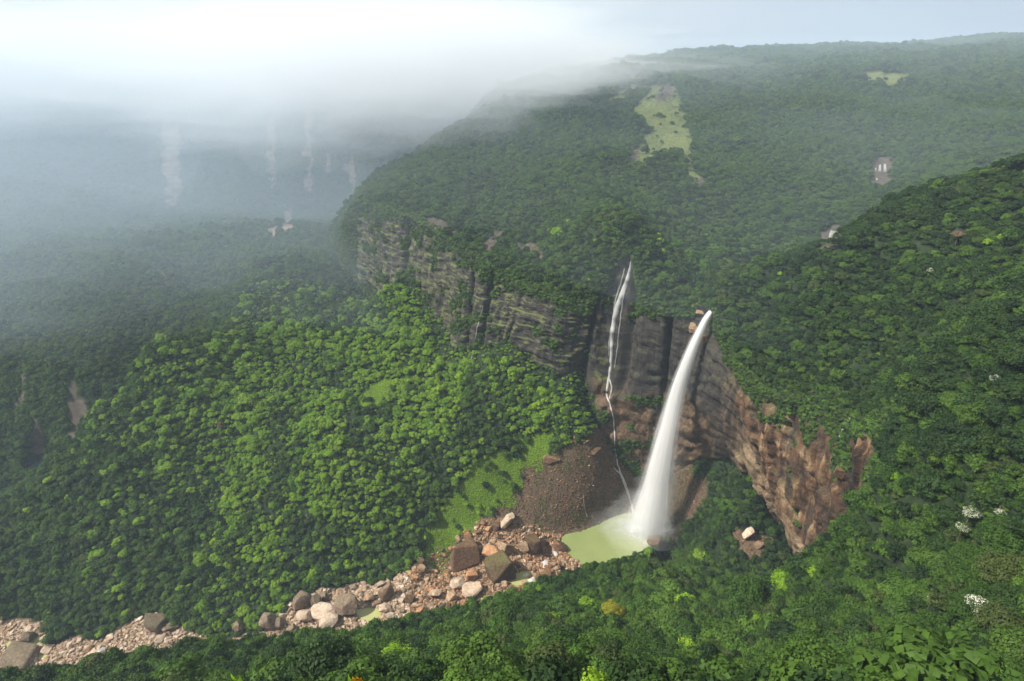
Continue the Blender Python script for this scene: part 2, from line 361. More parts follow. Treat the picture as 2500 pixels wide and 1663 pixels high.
def mat_boulder(name, lo, mid, hi, moss=.0):
    m, nt, o = newmat(name); tcn = nt.nodes.new('ShaderNodeTexCoord'); p = pos(nt); oi = nt.nodes.new('ShaderNodeObjectInfo')
    c = ramp(nt, noise(nt, p, .35, 6, .65), [(.28, lo), (.5, mid), (.74, hi)])
    tint = ramp(nt, oi.outputs['Random'], [(0, (.6, .52, .47)), (.4, (.95, .9, .85)), (.75, (1.15, 1.02, .9)), (1, (1.3, 1.3, 1.3))])
    c = mixc(nt, .85, c, tint, 'MULTIPLY')
    band = noise(nt, mapping(nt, tcn.outputs['Object'], (.4, .4, 3)), 1.5, 4, .6)
    c = mixc(nt, .4, c, ramp(nt, band, [(.35, (.55, .5, .46)), (.6, (1.2, 1.2, 1.2))]), 'MULTIPLY')
    if moss:
        g = nt.nodes.new('ShaderNodeNewGeometry'); sep = nt.nodes.new('ShaderNodeSeparateXYZ'); nt.links.new(g.outputs['True Normal'], sep.inputs[0])
        mm = math_(nt, 'ADD', noise(nt, p, .3, 5, .7), math_(nt, 'MULTIPLY', sep.outputs[2], .22))
        c = mixc(nt, math_(nt, 'MULTIPLY', ramp(nt, mm, [(.6, (0, 0, 0)), (.68, (1, 1, 1))]), moss), c, (.12, .14, .025))
    principled(nt, o, c, .85, bump(nt, noise(nt, p, 1.3, 6, .7), .8, .5)); return m
def mat_water(name, col, rough=.12, foam=None):
    m, nt, o = newmat(name); p = pos(nt)
    if foam:
        d = nt.nodes.new('ShaderNodeVectorMath'); d.operation = 'DISTANCE'; d.inputs[1].default_value = foam; nt.links.new(p, d.inputs[0])
        dd = math_(nt, 'ADD', d.outputs['Value'], math_(nt, 'MULTIPLY_ADD', noise(nt, p, .08, 5, .6), 30, -15))
        c = mixc(nt, ramp(nt, math_(nt, 'DIVIDE', dd, 90), [(.12, (1, 1, 1)), (.35, (.35, .35, .35)), (.8, (0, 0, 0))]), mixc(nt, noise(nt, p, .03, 3), tuple(c*.8 for c in col), tuple(min(1, c*1.15) for c in col)), (.72, .74, .62))
        principled(nt, o, c, rough, bump(nt, noise(nt, p, .4, 5, .7), .9, .8), .5); return m
    principled(nt, o, mixc(nt, noise(nt, p, .03, 3), tuple(c*.85 for c in col), tuple(min(1, c*1.15) for c in col)), rough, bump(nt, noise(nt, p, .35, 3), .12, .3), .4); return m
def mat_fall(name, alpha, power, streaks, cover=.5, low=.35):
    """falling water: white, see-through where it is thin (at the outline) and between the strands"""
    m, nt, o = newmat(name)
    lw = nt.nodes.new('ShaderNodeLayerWeight'); lw.inputs[0].default_value = .5
    face = math_(nt, 'SUBTRACT', 1.0, lw.outputs['Facing'], clamp=True)
    a = math_(nt, 'POWER', face, power)
    s = attr(nt, 'along'); d = attr(nt, 'drop')
    cmb = nt.nodes.new('ShaderNodeCombineXYZ'); nt.links.new(s, cmb.inputs[0]); nt.links.new(d, cmb.inputs[1])
    n = noise(nt, mapping(nt, cmb.outputs[0], streaks), 1, 4, .6)
    st = ramp(nt, n, [(max(0, .5-cover*.5), (low, low, low)), (min(1, .5+cover*.5), (1, 1, 1))])
    a = math_(nt, 'MULTIPLY', math_(nt, 'MULTIPLY', a, st), alpha)
    a = math_(nt, 'MULTIPLY', a, attr(nt, 'dens'), clamp=True)
    df = nt.nodes.new('ShaderNodeBsdfDiffuse'); df.inputs[0].default_value = (.97, .975, .98, 1)
    tl = nt.nodes.new('ShaderNodeBsdfTranslucent'); tl.inputs[0].default_value = (.97, .975, .98, 1)
    m1 = nt.nodes.new('ShaderNodeMixShader'); m1.inputs[0].default_value = .25; nt.links.new(df.outputs[0], m1.inputs[1]); nt.links.new(tl.outputs[0], m1.inputs[2])
    tr = nt.nodes.new('ShaderNodeBsdfTransparent')
    m2 = nt.nodes.new('ShaderNodeMixShader'); nt.links.new(a, m2.inputs[0]); nt.links.new(tr.outputs[0], m2.inputs[1]); nt.links.new(m1.outputs[0], m2.inputs[2])
    nt.links.new(m2.outputs[0], o.inputs[0]); return m
def mat_volume(name, col, dens, aniso=0.0):
    m, nt, o = newmat(name); v = nt.nodes.new('ShaderNodeVolumePrincipled'); v.inputs['Color'].default_value = (*col, 1)
    v.inputs['Density'].default_value = dens; v.inputs['Anisotropy'].default_value = aniso
    nt.links.new(v.outputs[0], o.inputs['Volume']); return m

M_ground = mat_ground(); M_cliff = mat_cliff(); M_bark = mat_bark()
LEAF = {
 'dark': mat_leaf('leaves_dark', [(.010, .028, .008), (.020, .048, .010), (.034, .072, .013), (.026, .060, .020)]),
 'mid': mat_leaf('leaves_mid', [(.026, .064, .010), (.046, .100, .012), (.074, .140, .018), (.048, .105, .020)]),
 'light': mat_leaf('leaves_light', [(.045, .105, .014), (.070, .145, .018), (.10, .19, .024), (.08, .14, .026)]),
 'sunlit': mat_leaf('leaves_sunlit', [(.10, .205, .016), (.155, .285, .022), (.22, .36, .028), (.18, .28, .03)]),  # light slope growth, with the sun patch put into its green
 'lime': mat_leaf('leaves_lime', [(.15, .28, .016), (.21, .36, .02), (.28, .42, .03)]),
 'olive': mat_leaf('leaves_olive', [(.028, .055, .012), (.052, .082, .018), (.075, .105, .024), (.04, .068, .018)]),
}

# ------------------------------------------------------------------ painted regions on the ground (what grows or lies there)
RG = {
 'grass': [[(1585,205),(1655,212),(1660,260),(1675,290),(1692,330),(1690,375),(1700,420),(1722,440),(1720,455),(1690,450),(1672,430),(1680,390),(1650,372),(1600,378),(1575,410),(1545,400),(1555,365),(1590,310),(1560,290),(1545,270),(1580,235)],
           [(2100,178),(2220,174),(2225,190),(2190,204),(2120,202)], [(1500,195),(1560,188),(1600,195),(1560,206)], [(1500,230),(1560,205),(1560,222),(1470,262),(1440,262)]],
 'scrub': [[(1225,1100),(1290,1135),(1262,1180),(1262,1230),(1205,1235),(1160,1300),(1100,1330),(1035,1345),(1035,1300),(1110,1190),(1160,1130)], [(870,975),(940,915),(965,925),(930,985),(880,1000)], [(1030,1340),(1130,1330),(1080,1400),(1030,1400)],
            [(1270,1070),(1350,1060),(1340,1130),(1280,1140)], [(1900,1020),(1960,1010),(2000,1060),(1930,1100)]],
 'bare': [[(1340,1125),(1440,1060),(1480,980),(1500,960),(1525,1000),(1530,1060),(1600,1080),(1600,1000),(1650,1000),(1690,1080),(1680,1160),(1740,1180),(1700,1240),(1660,1290),(1640,1330),(1590,1330),(1600,1240),(1480,1300),(1380,1320),(1200,1330),(1170,1290),(1210,1240),(1270,1190),(1285,1135)],
          [(1790,1290),(1880,1310),(1880,1350),(1840,1370),(1800,1350)]],
 'bed': [[(-400,1500),(0,1505),(110,1520),(120,1580),(250,1550),(330,1520),(400,1500),(450,1545),(560,1560),(640,1545),(700,1500),(712,1470),(780,1440),(880,1425),(960,1412),(1020,1370),(1030,1360),(1100,1330),(1180,1270),(1260,1270),(1380,1310),(1420,1380),(1500,1400),(1400,1500),(900,1663),(-400,1800)]],
}
ROCKF = [[(2125,385),(2174,385),(2178,455),(2115,455)], [(2018,552),(2060,552),(2052,592),(2020,606),(1995,618),(2005,585)], [(950,508),(1050,528),(1135,568),(1125,585),(1000,550),(950,530)], [(1180,600),(1210,560),(1225,565),(1215,610),(1185,620)], [(1255,590),(1300,600),(1335,620),(1320,632),(1262,615)], [(1610,205),(1650,212),(1640,240),(1600,245)], [(1690,440),(1725,438),(1720,458),(1695,460)], [(1535,360),(1560,345),(1555,400),(1535,405)], [(2320,560),(2360,565),(2355,585),(2320,580)], [(395,300),(440,300),(445,500),(400,530),(395,470)], [(330,420),(345,425),(318,490),(310,490)], [(650,290),(672,290),(672,470),(660,470)], [(740,260),(765,255),(765,470),(745,460)], [(370,650),(385,655),(410,690),(400,692)],
         [(700,500),(722,515),(690,595),(680,600)], [(655,540),(680,560),(672,590),(655,570)], [(790,380),(815,380),(810,440),(795,440)], [(75,1000),(120,1060),(120,1110),(80,1110)], [(180,920),(215,1000),(175,1080),(160,1050)], [(50,880),(62,880),(65,1000),(52,1000)], [(850,380),(870,390),(872,480),(850,470)]]
def region(P, key, polys=None):
    sx, sy, t = project(P); r = np.zeros(len(P))
    jx = sx+fbm(P[:, 0]/14, P[:, 1]/14, P[:, 2]/14, seed=41, octv=4)*14; jy = sy+fbm(P[:, 0]/14, P[:, 1]/14, P[:, 2]/14, seed=44, octv=4)*10
    for poly in (polys or RG[key]): r = np.maximum(r, in_poly(jx, jy, poly))
    return r

def grid_surface(name, xs, ys, zf, keep, kind, mat, masks=True, far=False, snap=None):
    X, Y = np.meshgrid(xs, ys); x = X.ravel(); y = Y.ravel()
    z = zf(x, y); V = np.stack([x, y, z], 1)
    nx, ny = len(xs), len(ys)
    i = (np.arange(ny-1)[:, None]*nx+np.arange(nx-1)[None, :]).ravel()
    F = np.stack([i, i+1, i+1+nx, i+nx], 1)
    k = keep(x, y)
    if snap is not None:
        F = F[k[F].sum(1) >= 2]; mv = np.unique(F); mv = mv[~k[mv]]
        best = np.full(len(mv), 1e9); nx_ = x[mv].copy(); ny_ = y[mv].copy()
        for a, b in zip(snap[:-1], snap[1:]):
            a = np.array(a); d = np.array(b)-a; L = (d**2).sum()+1e-9; t = np.clip(((x[mv]-a[0])*d[0]+(y[mv]-a[1])*d[1])/L, 0, 1)
            px = a[0]+t*d[0]; py = a[1]+t*d[1]; dd = np.hypot(x[mv]-px, y[mv]-py); q = dd < best; best[q] = dd[q]; nx_[q] = px[q]; ny_[q] = py[q]
        ok = best < 25; V[mv[ok], 0] = nx_[ok]; V[mv[ok], 1] = ny_[ok]; V[mv[ok], 2] = zf(nx_[ok], ny_[ok])
    else: F = F[k[F].all(1)]
    used = np.unique(F); re = np.full(len(V), -1); re[used] = np.arange(len(used)); V = V[used]; F = re[F]
    at_ = {}
    for key in ('grass', 'scrub', 'bare', 'bed'): at_[key] = region(V, key) if masks and key in masks else np.zeros(len(V))
    at_['rockface'] = region(V, None, ROCKF) if far else np.zeros(len(V))
    o = mesh_obj(name, V, F, mat, smooth=True, attrs=at_); props(o, kind=kind)
    return o, V, F, at_

RIMXY = [tuple(p[:2]) for p in RIM]
def keepU(x, y): return in_poly(x, y, PLAT)
def keepL(x, y):
    ins = in_poly(x, y, PLAT); d = poly_dist(x, y, RIMXY, False)
    return (~ins) | (d < 85)
xsU = graded((-760, 620, 4.5), (620, 1000, 8), (1000, 2300, 16)); ysU = graded((10, 1000, 4.5), (1000, 1600, 8), (1600, 2900, 16))
o_plateau, VU, FU, AU = grid_surface('plateau_hills', xsU, ysU, zU, keepU, 'structure', M_ground, ('grass', 'scrub'), far=True, snap=RIMXY)
xsL = graded((-2300, -1000, 14), (-1000, 400, 3.6)); ysL = graded((360, 800, 3.6), (800, 1200, 6), (1200, 2700, 13))
o_valley, VL, FL, AL = grid_surface('valley_slopes', xsL, ysL, zL, keepL, 'structure', M_ground, ('scrub', 'bare', 'bed'), far=True)
# the plateau carries on to the horizon behind the hills and the far wall
fx = np.linspace(-9000, 9000, 60); fy = np.linspace(2400, 12000, 40)
o_far, _, _, _ = grid_surface('far_ground', fx, fy, lambda x, y: -130+fbm(x/1500, y/1500, seed=77, octv=3)*40-60*sstep(2300, 3000, 5400-y), lambda x, y: x == x, 'structure', M_ground, ())

# ------------------------------------------------------------------ the gorge wall: rim - brow - foot
def catmull(P, t):
    P = np.asarray(P); n = len(P); i = np.clip(np.floor(t).astype(int), 0, n-2); f = (t-i)[:, None]
    p0 = P[np.clip(i-1, 0, n-1)]; p1 = P[i]; p2 = P[i+1]; p3 = P[np.clip(i+2, 0, n-1)]
    return .5*((2*p1)+(-p0+p2)*f+(2*p0-5*p1+4*p2-p3)*f*f+(-p0+3*p1-3*p2+p3)*f**3)
def lerp_pts(P, t):
    P = np.asarray(P); i = np.clip(np.floor(t).astype(int), 0, len(P)-2); f = (t-i)[:, None]; return P[i]*(1-f)+P[i+1]*f
brow = []
for i in range(len(RIM)):
    if i in BROW: brow.append(BROW[i])
    else: brow.append(RIM[i]*.5+FOOT[i]*.5)
# index parameter spaced evenly in metres
tt = np.linspace(0, LAST, 6000); rp_ = lerp_pts(RIM, tt); seg = np.hypot(*(np.diff(rp_, axis=0)[:, :2].T)); cum = np.concatenate([[0], np.cumsum(np.maximum(seg, np.diff(tt)*18))])
def build_wall(name, i0, i1, ds, rows, rock):
    c0, c1 = np.interp([i0, i1], tt, cum); n = int((c1-c0)/ds)+2
    S = np.linspace(c0, c1, n); T = np.interp(S, cum, tt)
    R = lerp_pts(RIM, T); B = lerp_pts(brow, T); F = lerp_pts(FOOT, T)
    R[:, 2] = zU(R[:, 0], R[:, 1])-.8
    # plan normal, smoothed, pointing from the rim outwards over the void
    k = max(3, int(30/ds)); ker = np.ones(k)/k
    tan = np.gradient(R[:, :2], axis=0); tan = np.stack([np.convolve(np.pad(tan[:, j], k//2, 'edge'), ker, 'valid')[:n] for j in (0, 1)], 1)
    tan /= np.linalg.norm(tan, axis=1, keepdims=True)+1e-9; nor = np.stack([-tan[:, 1], tan[:, 0]], 1)
    test = R[:, :2]+nor*6; ins = in_poly(test[:, 0], test[:, 1], PLAT); nor = np.where(ins.mean() > .5, -nor, nor)
    tr = np.linspace(0, 1, rows)[None, :, None]
    P = (1-tr)**2*R[:, None]+2*tr*(1-tr)*(2*B-.5*R-.5*F)[:, None]+tr**2*F[:, None]
    s = np.repeat(S[:, None], rows, 1); z = P[..., 2]; t1 = tr[..., 0]*np.ones_like(s)
    fade = sstep(0, .06, t1)*(1-sstep(.97, 1, t1))
    if rock:
        zt = z+.05*s+2.5*vnoise(s/60, z*0, seed=51)
        lay = np.floor(zt/9+.25*vnoise(s/35, zt/40, seed=52)); fr = zt/9-lay
        d = (_hash(lay, lay*0, np.floor(s/26+.6*vnoise(z/30, s*0, seed=57)), 5)-.5)*(3.6*.8) + (_hash(np.floor(zt/2.6), lay*0, np.floor(s/9), 6)-.5)*1.3
        d = d + vnoise(s/38, z/200, seed=53)*8.5 + (np.abs(vnoise(s/17+.2*vnoise(z/30, s/30, seed=58), z/160, seed=54))-.35)*5.5
        # deep vertical clefts
        for sc_, w_, dep in [(i_, 4.2, 13) for i_ in CLEFTS]:
            cs = np.interp(sc_, tt, cum); d = d-dep*np.exp(-((s-cs-(z+300)*.03)/w_)**2)
        iw = sstep(19.3, 20.5, np.interp(s, cum, tt))
        dg = z+s*.55
        d = d + iw*((_hash(np.floor(s/15+.4*vnoise(z/50, s/50, seed=66)), lay*0, np.floor(dg/34), 8)-.5)*11 + (_hash(np.floor(s/5.5+.3*vnoise(z/30, s/30, seed=67)), lay*0, np.floor(dg/95), 9)-.5)*3.2)
        ie = np.interp(s, cum, tt); er = sstep(12.3, 13.2, ie)*(1-sstep(19.0, 19.8, ie))*sstep(.5, .62, t1)
        d = d*(1-.75*er)+er*(fbm(s/24, z/20, seed=59, octv=4)*5+fbm(s/6, z/6, seed=60, octv=3)*1.6)
        d = d + fbm(s/8, z/8, seed=55, octv=4)*1.5
    else:
        d = fbm(s/30, z/30, seed=56, octv=4)*5
    P[..., 0] += nor[:, None, 0]*d*fade; P[..., 1] += nor[:, None, 1]*d*fade
    # cap going back under the plateau turf
    cap = R.copy(); cap[:, :2] -= nor*14; cap[:, 2] = zU(cap[:, 0], cap[:, 1])-1.5
    P = np.concatenate([cap[:, None], P], 1); rows += 1
    s = np.concatenate([s[:, :1], s], 1); t1 = np.concatenate([t1[:, :1]*0, t1], 1)
    V = P.reshape(-1, 3); i = (np.arange(n-1)[:, None]*rows+np.arange(rows-1)[None, :]).ravel()
    Fc = np.stack([i, i+1, i+1+rows, i+rows], 1)
    idx = np.interp(s.ravel(), cum, tt); tr1 = t1.ravel()
    zz = V[:, 2]
    tanm = sstep(19.2, 21, idx)
    pale = np.zeros(len(V)); veg = np.zeros(len(V)) if rock else np.ones(len(V))
    if rock:
        pale = tanm*(1-sstep(24.2, 24.8, idx))*sstep(.42, .55, tr1+.12*vnoise(s.ravel()/14, zz/60, seed=61))*(.75+.7*vnoise(s.ravel()/9, zz/90, seed=62)); pale = np.clip(pale, 0, 1)
        vn = fbm(s.ravel()/22, zz/16, seed=63, octv=3)
        veg = (1-sstep(.04, .14, tr1+.12*vn))*.9
        veg = np.maximum(veg, sstep(.93, .99, tr1+.06*vn))
        veg = np.maximum(veg, sstep(.75, .95, vn)*.8*(1-tanm))
        veg = np.maximum(veg, (1-sstep(5, 5.6, idx)))
        veg = np.maximum(veg, sstep(.22, .5, vn)*(1-tanm)*.9)
        veg = veg*(1-.9*sstep(16.3, 17.2, idx)*(1-sstep(21, 22, idx))*sstep(.06, .14, tr1))
        veg = np.maximum(veg, sstep(21.8, 23.2, idx)*sstep(.0, .35, fbm(s.ravel()/13, zz/10, seed=69, octv=4)+.22-1.9*tr1))
        rr = region(V, None, [[(1500,620),(1560,640),(1540,760),(1480,800)], [(1700,740),(1745,740),(1740,800),(1690,800)], [(1440,760),(1740,780),(1720,980),(1440,960)], [(1930,930),(2000,880),(2170,960),(2160,1350),(1950,1400)]])
        veg = veg*(1-.92*rr)
        veg = np.maximum(veg, sstep(20.8, 21.4, idx)*(1-sstep(.03, .10, tr1+.10*vn)))
        veg = np.maximum(veg, region(V, None, [[(1860,900),(2010,860),(2120,960),(2010,1010),(1940,985)], [(1960,1010),(2010,1040),(2000,1120),(1960,1080)], [(2010,1090),(2060,1040),(2070,1130),(2040,1180)]])*sstep(-.1, .35, fbm(s.ravel()/9, zz/9, seed=68, octv=3)))
    earth = sstep(12.3, 13.2, idx)*(1-sstep(19.0, 19.8, idx))*sstep(.56, .68, tr1+.07*fbm(s.ravel()/15, zz/15, seed=70, octv=3)) if rock else np.zeros(len(V))
    moss = 1-.75*sstep(13.2, 14.5, idx)
    o = mesh_obj(name, V, Fc, M_cliff, smooth=False, attrs={'along': s.ravel(), 'drop': zz, 'tan': tanm, 'pale': pale*tanm, 'moss': moss, 'veg': np.clip(veg, 0, 1), 'earth': earth})
    return o, V, Fc, veg
CLEFTS = [8.55, 9.05, 12.3, 14.4, 16.2, 6.9]
o_cliff, VC, FC, VEG = build_wall('cliff_wall', NB_ROCK0, NB_ROCK1, 1.9, 96, True); props(o_cliff, kind='structure')
o_bank, VB, FB, _v = build_wall('near_bank', NB_ROCK1, LAST, 6, 30, False); props(o_bank, kind='structure')
o_spur, VS, FS, _v2 = build_wall('ridge_flank', 0, NB_ROCK0, 10, 30, False); props(o_spur, kind='structure')

# ------------------------------------------------------------------ ray lookup on the terrain
_bv = []
for V_, F_ in ((VU, FU), (VL, FL), (VC, FC), (VB, FB)):
    _bv.append(BVHTree.FromPolygons([tuple(v) for v in V_.tolist()], [tuple(f) for f in F_.tolist()]))
def hit(sx, sy, which=(0, 1, 2, 3)):
    d = Vector(ray(sx, sy)).normalized(); best = None
    for k in which:
        r = _bv[k].ray_cast(Vector((0, 0, 0)), d)
        if r[0] is not None and (best is None or r[3] < best[3]): best = r
    return (best[0], best[1]) if best else (None, None)
def drop(x, y, which=(1,), z0=600):
    for k in which:
        r = _bv[k].ray_cast(Vector((x, y, z0)), Vector((0, 0, -1)))
        if r[0] is not None: return r[0].z
    return None
#@@STAGE2
# ------------------------------------------------------------------ water: plunge pool, river pools, tarn
M_pool = mat_water('pool_water', (.23, .275, .10), .25, tuple(at(1588, 1285, 595))); M_dark_water = mat_water('dark_water', (.01, .015, .018), .1)
M_tanwater = mat_water('shallow_water', (.36, .36, .14), .2)
def smooth_poly(poly, k=3, grow=0.0):
    P = np.array(poly, float); c = P.mean(0); P = c+(P-c)*(1+grow)
    for _ in range(k):
        Q = np.roll(P, -1, 0); P = np.stack([P*.75+Q*.25, P*.25+Q*.75], 1).reshape(-1, 2)
    return P
def water_sheet(name, poly, z, mat, grow):
    P = smooth_poly(poly, 2, grow); me = bpy.data.meshes.new(name); bm = bmesh.new()
    vs = [bm.verts.new((x, y, z)) for x, y in P]; f = bm.faces.new(vs)
    bmesh.ops.triangulate(bm, faces=[f]); bm.to_mesh(me); bm.free(); me.materials.append(mat)
    o = bpy.data.objects.new(name, me); C.objects.link(o); props(o, kind='structure'); return o
water_sheet('plunge_pool', POOL, -600, M_pool, .05)
for poly, z in LPOOLS_W: water_sheet('river_pool', poly, z, M_tanwater, .12)
water_sheet('gorge_pool', TARN, -612, M_dark_water, .1)

# ------------------------------------------------------------------ waterfalls
M_core = mat_fall('falling_water', 1.2, .7, (2.0, .007, 1), .45, .55)
M_veil = mat_fall('water_veil', .75, 1.5, (.9, .010, 1), .6, .5)
M_haze = mat_fall('spray_veil', .30, 2.4, (.5, .01, 1), .6)
M_strand = mat_fall('water_strand', .95, .6, (3.0, .10, 1), .6)
FALL = [(1743,751,13,607),(1726,772,15,597),(1712,800,20,593),(1694,840,26,591),(1676,885,31,590),(1660,930,36,590),(1646,980,42,590),(1632,1040,49,590),(1618,1100,58,591),(1606,1160,68,592),(1597,1210,80,593),(1589,1250,92,595),(1585,1285,98,596)]
def tube(name, pts, rad, mat, parent, dens, seg=40, flat=.8, sub=6, wob=0.0):
    pts = np.array(pts, float); n = len(pts); t = np.linspace(0, n-1, (n-1)*sub+1)
    P = catmull(pts, t); R = catmull(np.array([[r, 0, 0] for r in rad]), t)[:, 0]; D = np.interp(t, np.arange(n), dens)
    th = np.linspace(0, 2*math.pi, seg, endpoint=False); V = []; al = []; dr = []; de = []
    for p, r, d in zip(P, R, D):
        ww = 1+wob*np.array([vnoise(np.array([a*1.6]), np.array([p[2]/60.]), seed=71)[0] for a in th])
        V.append(np.stack([p[0]+np.cos(th)*r*ww, p[1]+np.sin(th)*r*flat*ww, np.full(seg, p[2])], 1)); al.append(np.abs(th-math.pi)*3.2); dr.append(np.full(seg, p[2])); de.append(np.full(seg, d))
    V = np.concatenate(V); m = len(P); i = (np.arange(m-1)[:, None]*seg+np.arange(seg)[None, :]); j = (np.arange(m-1)[:, None]*seg+(np.arange(seg)[None, :]+1) % seg)
    F = np.stack([i.ravel(), j.ravel(), (j+seg).ravel(), (i+seg).ravel()], 1)
    return mesh_obj(name, V, F, mat, parent, smooth=True, attrs={'along': np.concatenate(al), 'drop': np.concatenate(dr), 'dens': np.concatenate(de)})
fp = []; fr = []
for sx, sy, w, Y in FALL:
    p = at(sx, sy, Y); t = p[1]*CP-p[2]*SP; fp.append(p); fr.append(w*.4096/FPX*t/2*(1+.22*sstep(30, 100, w)))
fall = empty('waterfall', tuple(fp[-1]), 0, 'tall white plunge waterfall leaping from the notch in the plateau rim into the green pool', 'waterfall')
def rel(pts): return [np.array(p)-np.array(fall.location) for p in pts]
nF = len(fp)
tube('jet', rel(fp), [r*.72 for r in fr], M_core, fall, np.interp(np.arange(nF), [0, 1, 9, 11, 12], [1, 1, .95, .8, .45]))
tube('veil', rel(fp), [r*1.02 for r in fr], M_veil, fall, np.interp(np.arange(nF), [0, 2, 12], [.8, .9, 1.0]), wob=.1)
sh = [np.array(p)+np.array([i*.55, 1.5, 0]) for i, p in enumerate(fp)]
tube('spray', rel(sh), [r*(1.15+.035*i) for i, r in enumerate(fr)], M_haze, fall, np.interp(np.arange(nF), [0, 3, 12], [0, .5, 1.2]), wob=.2)
# mist where the fall meets the pool
def puff(name, c, r, mat, parent=None, seed=0):
    bm = bmesh.new(); bmesh.ops.create_icosphere(bm, subdivisions=4, radius=1)
    for v in bm.verts:
        k = 1+.45*mnoise.fractal(v.co*1.9+Vector((seed*3.1, 0, 0)), .6, 2.1, 4); v.co = Vector((v.co.x*r[0]*k, v.co.y*r[1]*k, v.co.z*r[2]*k))
    for f in bm.faces: f.smooth = True
    me = bpy.data.meshes.new(name); bm.to_mesh(me); bm.free()
    for an, val in (('along', 0), ('drop', 0), ('dens', 1)):
        a = me.attributes.new(an, 'FLOAT', 'POINT'); a.data.foreach_set('value', [1.0 if an == 'dens' else 0.0]*len(me.vertices))
    me.materials.append(mat); o = bpy.data.objects.new(name, me); C.objects.link(o); o.location = c
    if parent: o.parent = parent
    return o
for k, (sx, sy, Y, r, dn) in enumerate([(1586,1282,593,(26,14,20),.09),(1572,1290,592,(40,18,13),.05),(1598,1240,598,(24,16,36),.016),(1535,1292,590,(44,20,10),.014),(1604,1190,602,(30,18,48),.006),(1505,1275,600,(42,20,16),.006),(1560,1240,602,(40,20,34),.005),(1612,1300,586,(26,12,12),.02)]):
    c = at(sx, sy, Y); o = puff('mist', tuple(c), r, mat_volume('mist_air', (.97, .98, 1.0), dn), None, k); props(o, kind='stuff', label='white mist drifting round the foot of the big waterfall')

def ribbon(name, pts, wid, mat, parent, off=.7, dens=None, seed=0):
    """a strand of water lying on the rock along a traced line; looked up on the terrain"""
    P = []; t = np.arange(0, len(pts)-1+1e-6, .12); Q = catmull(np.array([[a, b, 0] for a, b in pts], float), t); Wd = np.interp(t, np.arange(len(pts)), wid)
    base = []
    for (a, b, _), w in zip(Q, Wd):
        a += vnoise(np.array([b/9.]), np.array([seed*1.]), seed=81)[0]*.8
        h, nn = hit(a, b)
        if h is None: continue
        h = np.array(h); h = h*(1-off*2.2/np.linalg.norm(h)); base.append((h, w))
    # keep the strand continuous: it may only step a little in distance
    out_ = [base[0]]
    for h, w in base[1:]:
        d0 = np.linalg.norm(out_[-1][0]); d1 = np.linalg.norm(h); d1c = min(max(d1, d0-9), d0+9); out_.append((h*(d1c/d1), w))
    n = len(out_); V = []; al = []; dr = []
    for i, (h, w) in enumerate(out_):
        a = out_[max(0, i-1)][0]; b = out_[min(n-1, i+1)][0]; tg = (b-a); view = h/np.linalg.norm(h); side = np.cross(tg, view); side /= np.linalg.norm(side)+1e-9
        back = view*w*.35
        for q, (s_, bk) in enumerate([(-.5, .7), (-.2, -.15), (.2, -.15), (.5, .7)]): V.append(h+side*w*1.45*s_+back*bk); al.append(s_*w+seed*7); dr.append(h[2])
    F = [[i*4+j, i*4+j+1, i*4+j+5, i*4+j+4] for i in range(n-1) for j in range(3)]
    return mesh_obj(name, np.array(V)-(np.array(parent.location) if parent else 0), F, mat, parent, smooth=True, attrs={'along': al, 'drop': dr, 'dens': np.full(len(V), 1.0 if dens is None else dens)})
F2 = [(1541,638),(1536,665),(1526,700),(1510,740),(1500,780),(1494,820),(1492,860),(1490,900),(1484,935),(1481,962),(1490,990),(1497,1020),(1500,1060),(1502,1100),(1510,1140),(1522,1170),(1533,1200),(1540,1225),(1548,1255)]
h, _n = hit(1548, 1255)
f2 = empty('thin_waterfall', tuple(h), 0, 'thin secondary waterfall trickling down the dark wall left of the big fall', 'waterfall')
ribbon('main_strand', F2, [.9,2.8,4.2,4.8,4.0,3.2,2.8,2.4,2.0,1.7,1.2,1.1,1.1,1.1,1.3,1.7,1.9,2.2,2.6], M_strand, f2, .7, .85, 1)
ribbon('side_strand', [(1524,655),(1516,690),(1504,730),(1496,780),(1487,830),(1486,870)], [.6,1.2,1.2,1,1,.6], M_strand, f2, .6, .55, 2)
ribbon('side_strand', [(1530,690),(1520,740),(1512,800),(1506,860),(1500,900)], [.5,1,1.1,.9,.5], M_strand, f2, .6, .5, 3)
ribbon('side_strand', [(1488,925),(1493,950),(1486,975),(1481,962)], [1.2,1.3,1.2,1], M_strand, f2, .7, .8, 5)
ribbon('side_strand', [(1499,1142),(1506,1150),(1516,1160),(1528,1192),(1536,1212)], [1,1.4,1.5,1.6,1.2], M_strand, f2, .7, .9, 4)
def small_fall(name, label, strands, dens=.9):
    h, _n = hit(*strands[0][0][-1]); e = empty(name, tuple(h), 0, label, 'waterfall')
    for i, (pts, w) in enumerate(strands): ribbon('strand', pts, w, M_strand, e, .6, dens, 11+i)
    return e
small_fall('thin_waterfall', 'very thin wet trickle in the long dark cleft of the left wall', [([(1180,745),(1165,800),(1158,840),(1152,870),(1148,900)], [.4,.8,.8,1.2,.8])], .5)
small_fall('thin_waterfall', 'faint short trickle on the ledge high in the middle of the wall', [([(1221,575),(1221,600),(1220,620)], [1,1.3,.9])], .45)
small_fall('small_waterfall', 'small double waterfall deep in the wooded gully on the upper right', [([(2148,402),(2147,420),(2146,440)], [2.5,4,5]), ([(2160,400),(2161,420),(2160,438)], [2.5,3.5,5]), ([(2138,410),(2139,430),(2141,440)], [1.5,2,3])], .85)
small_fall('small_waterfall', 'short white cascade of the stream in the gully behind the big fall', [([(2040,565),(2036,573),(2032,582)], [9,9,7])], 1.0)
small_fall('thin_waterfall', 'tiny pale waterfall at the foot of the misty striped cliff', [([(396,512),(394,520),(386,528)], [4,5,5])], .8)
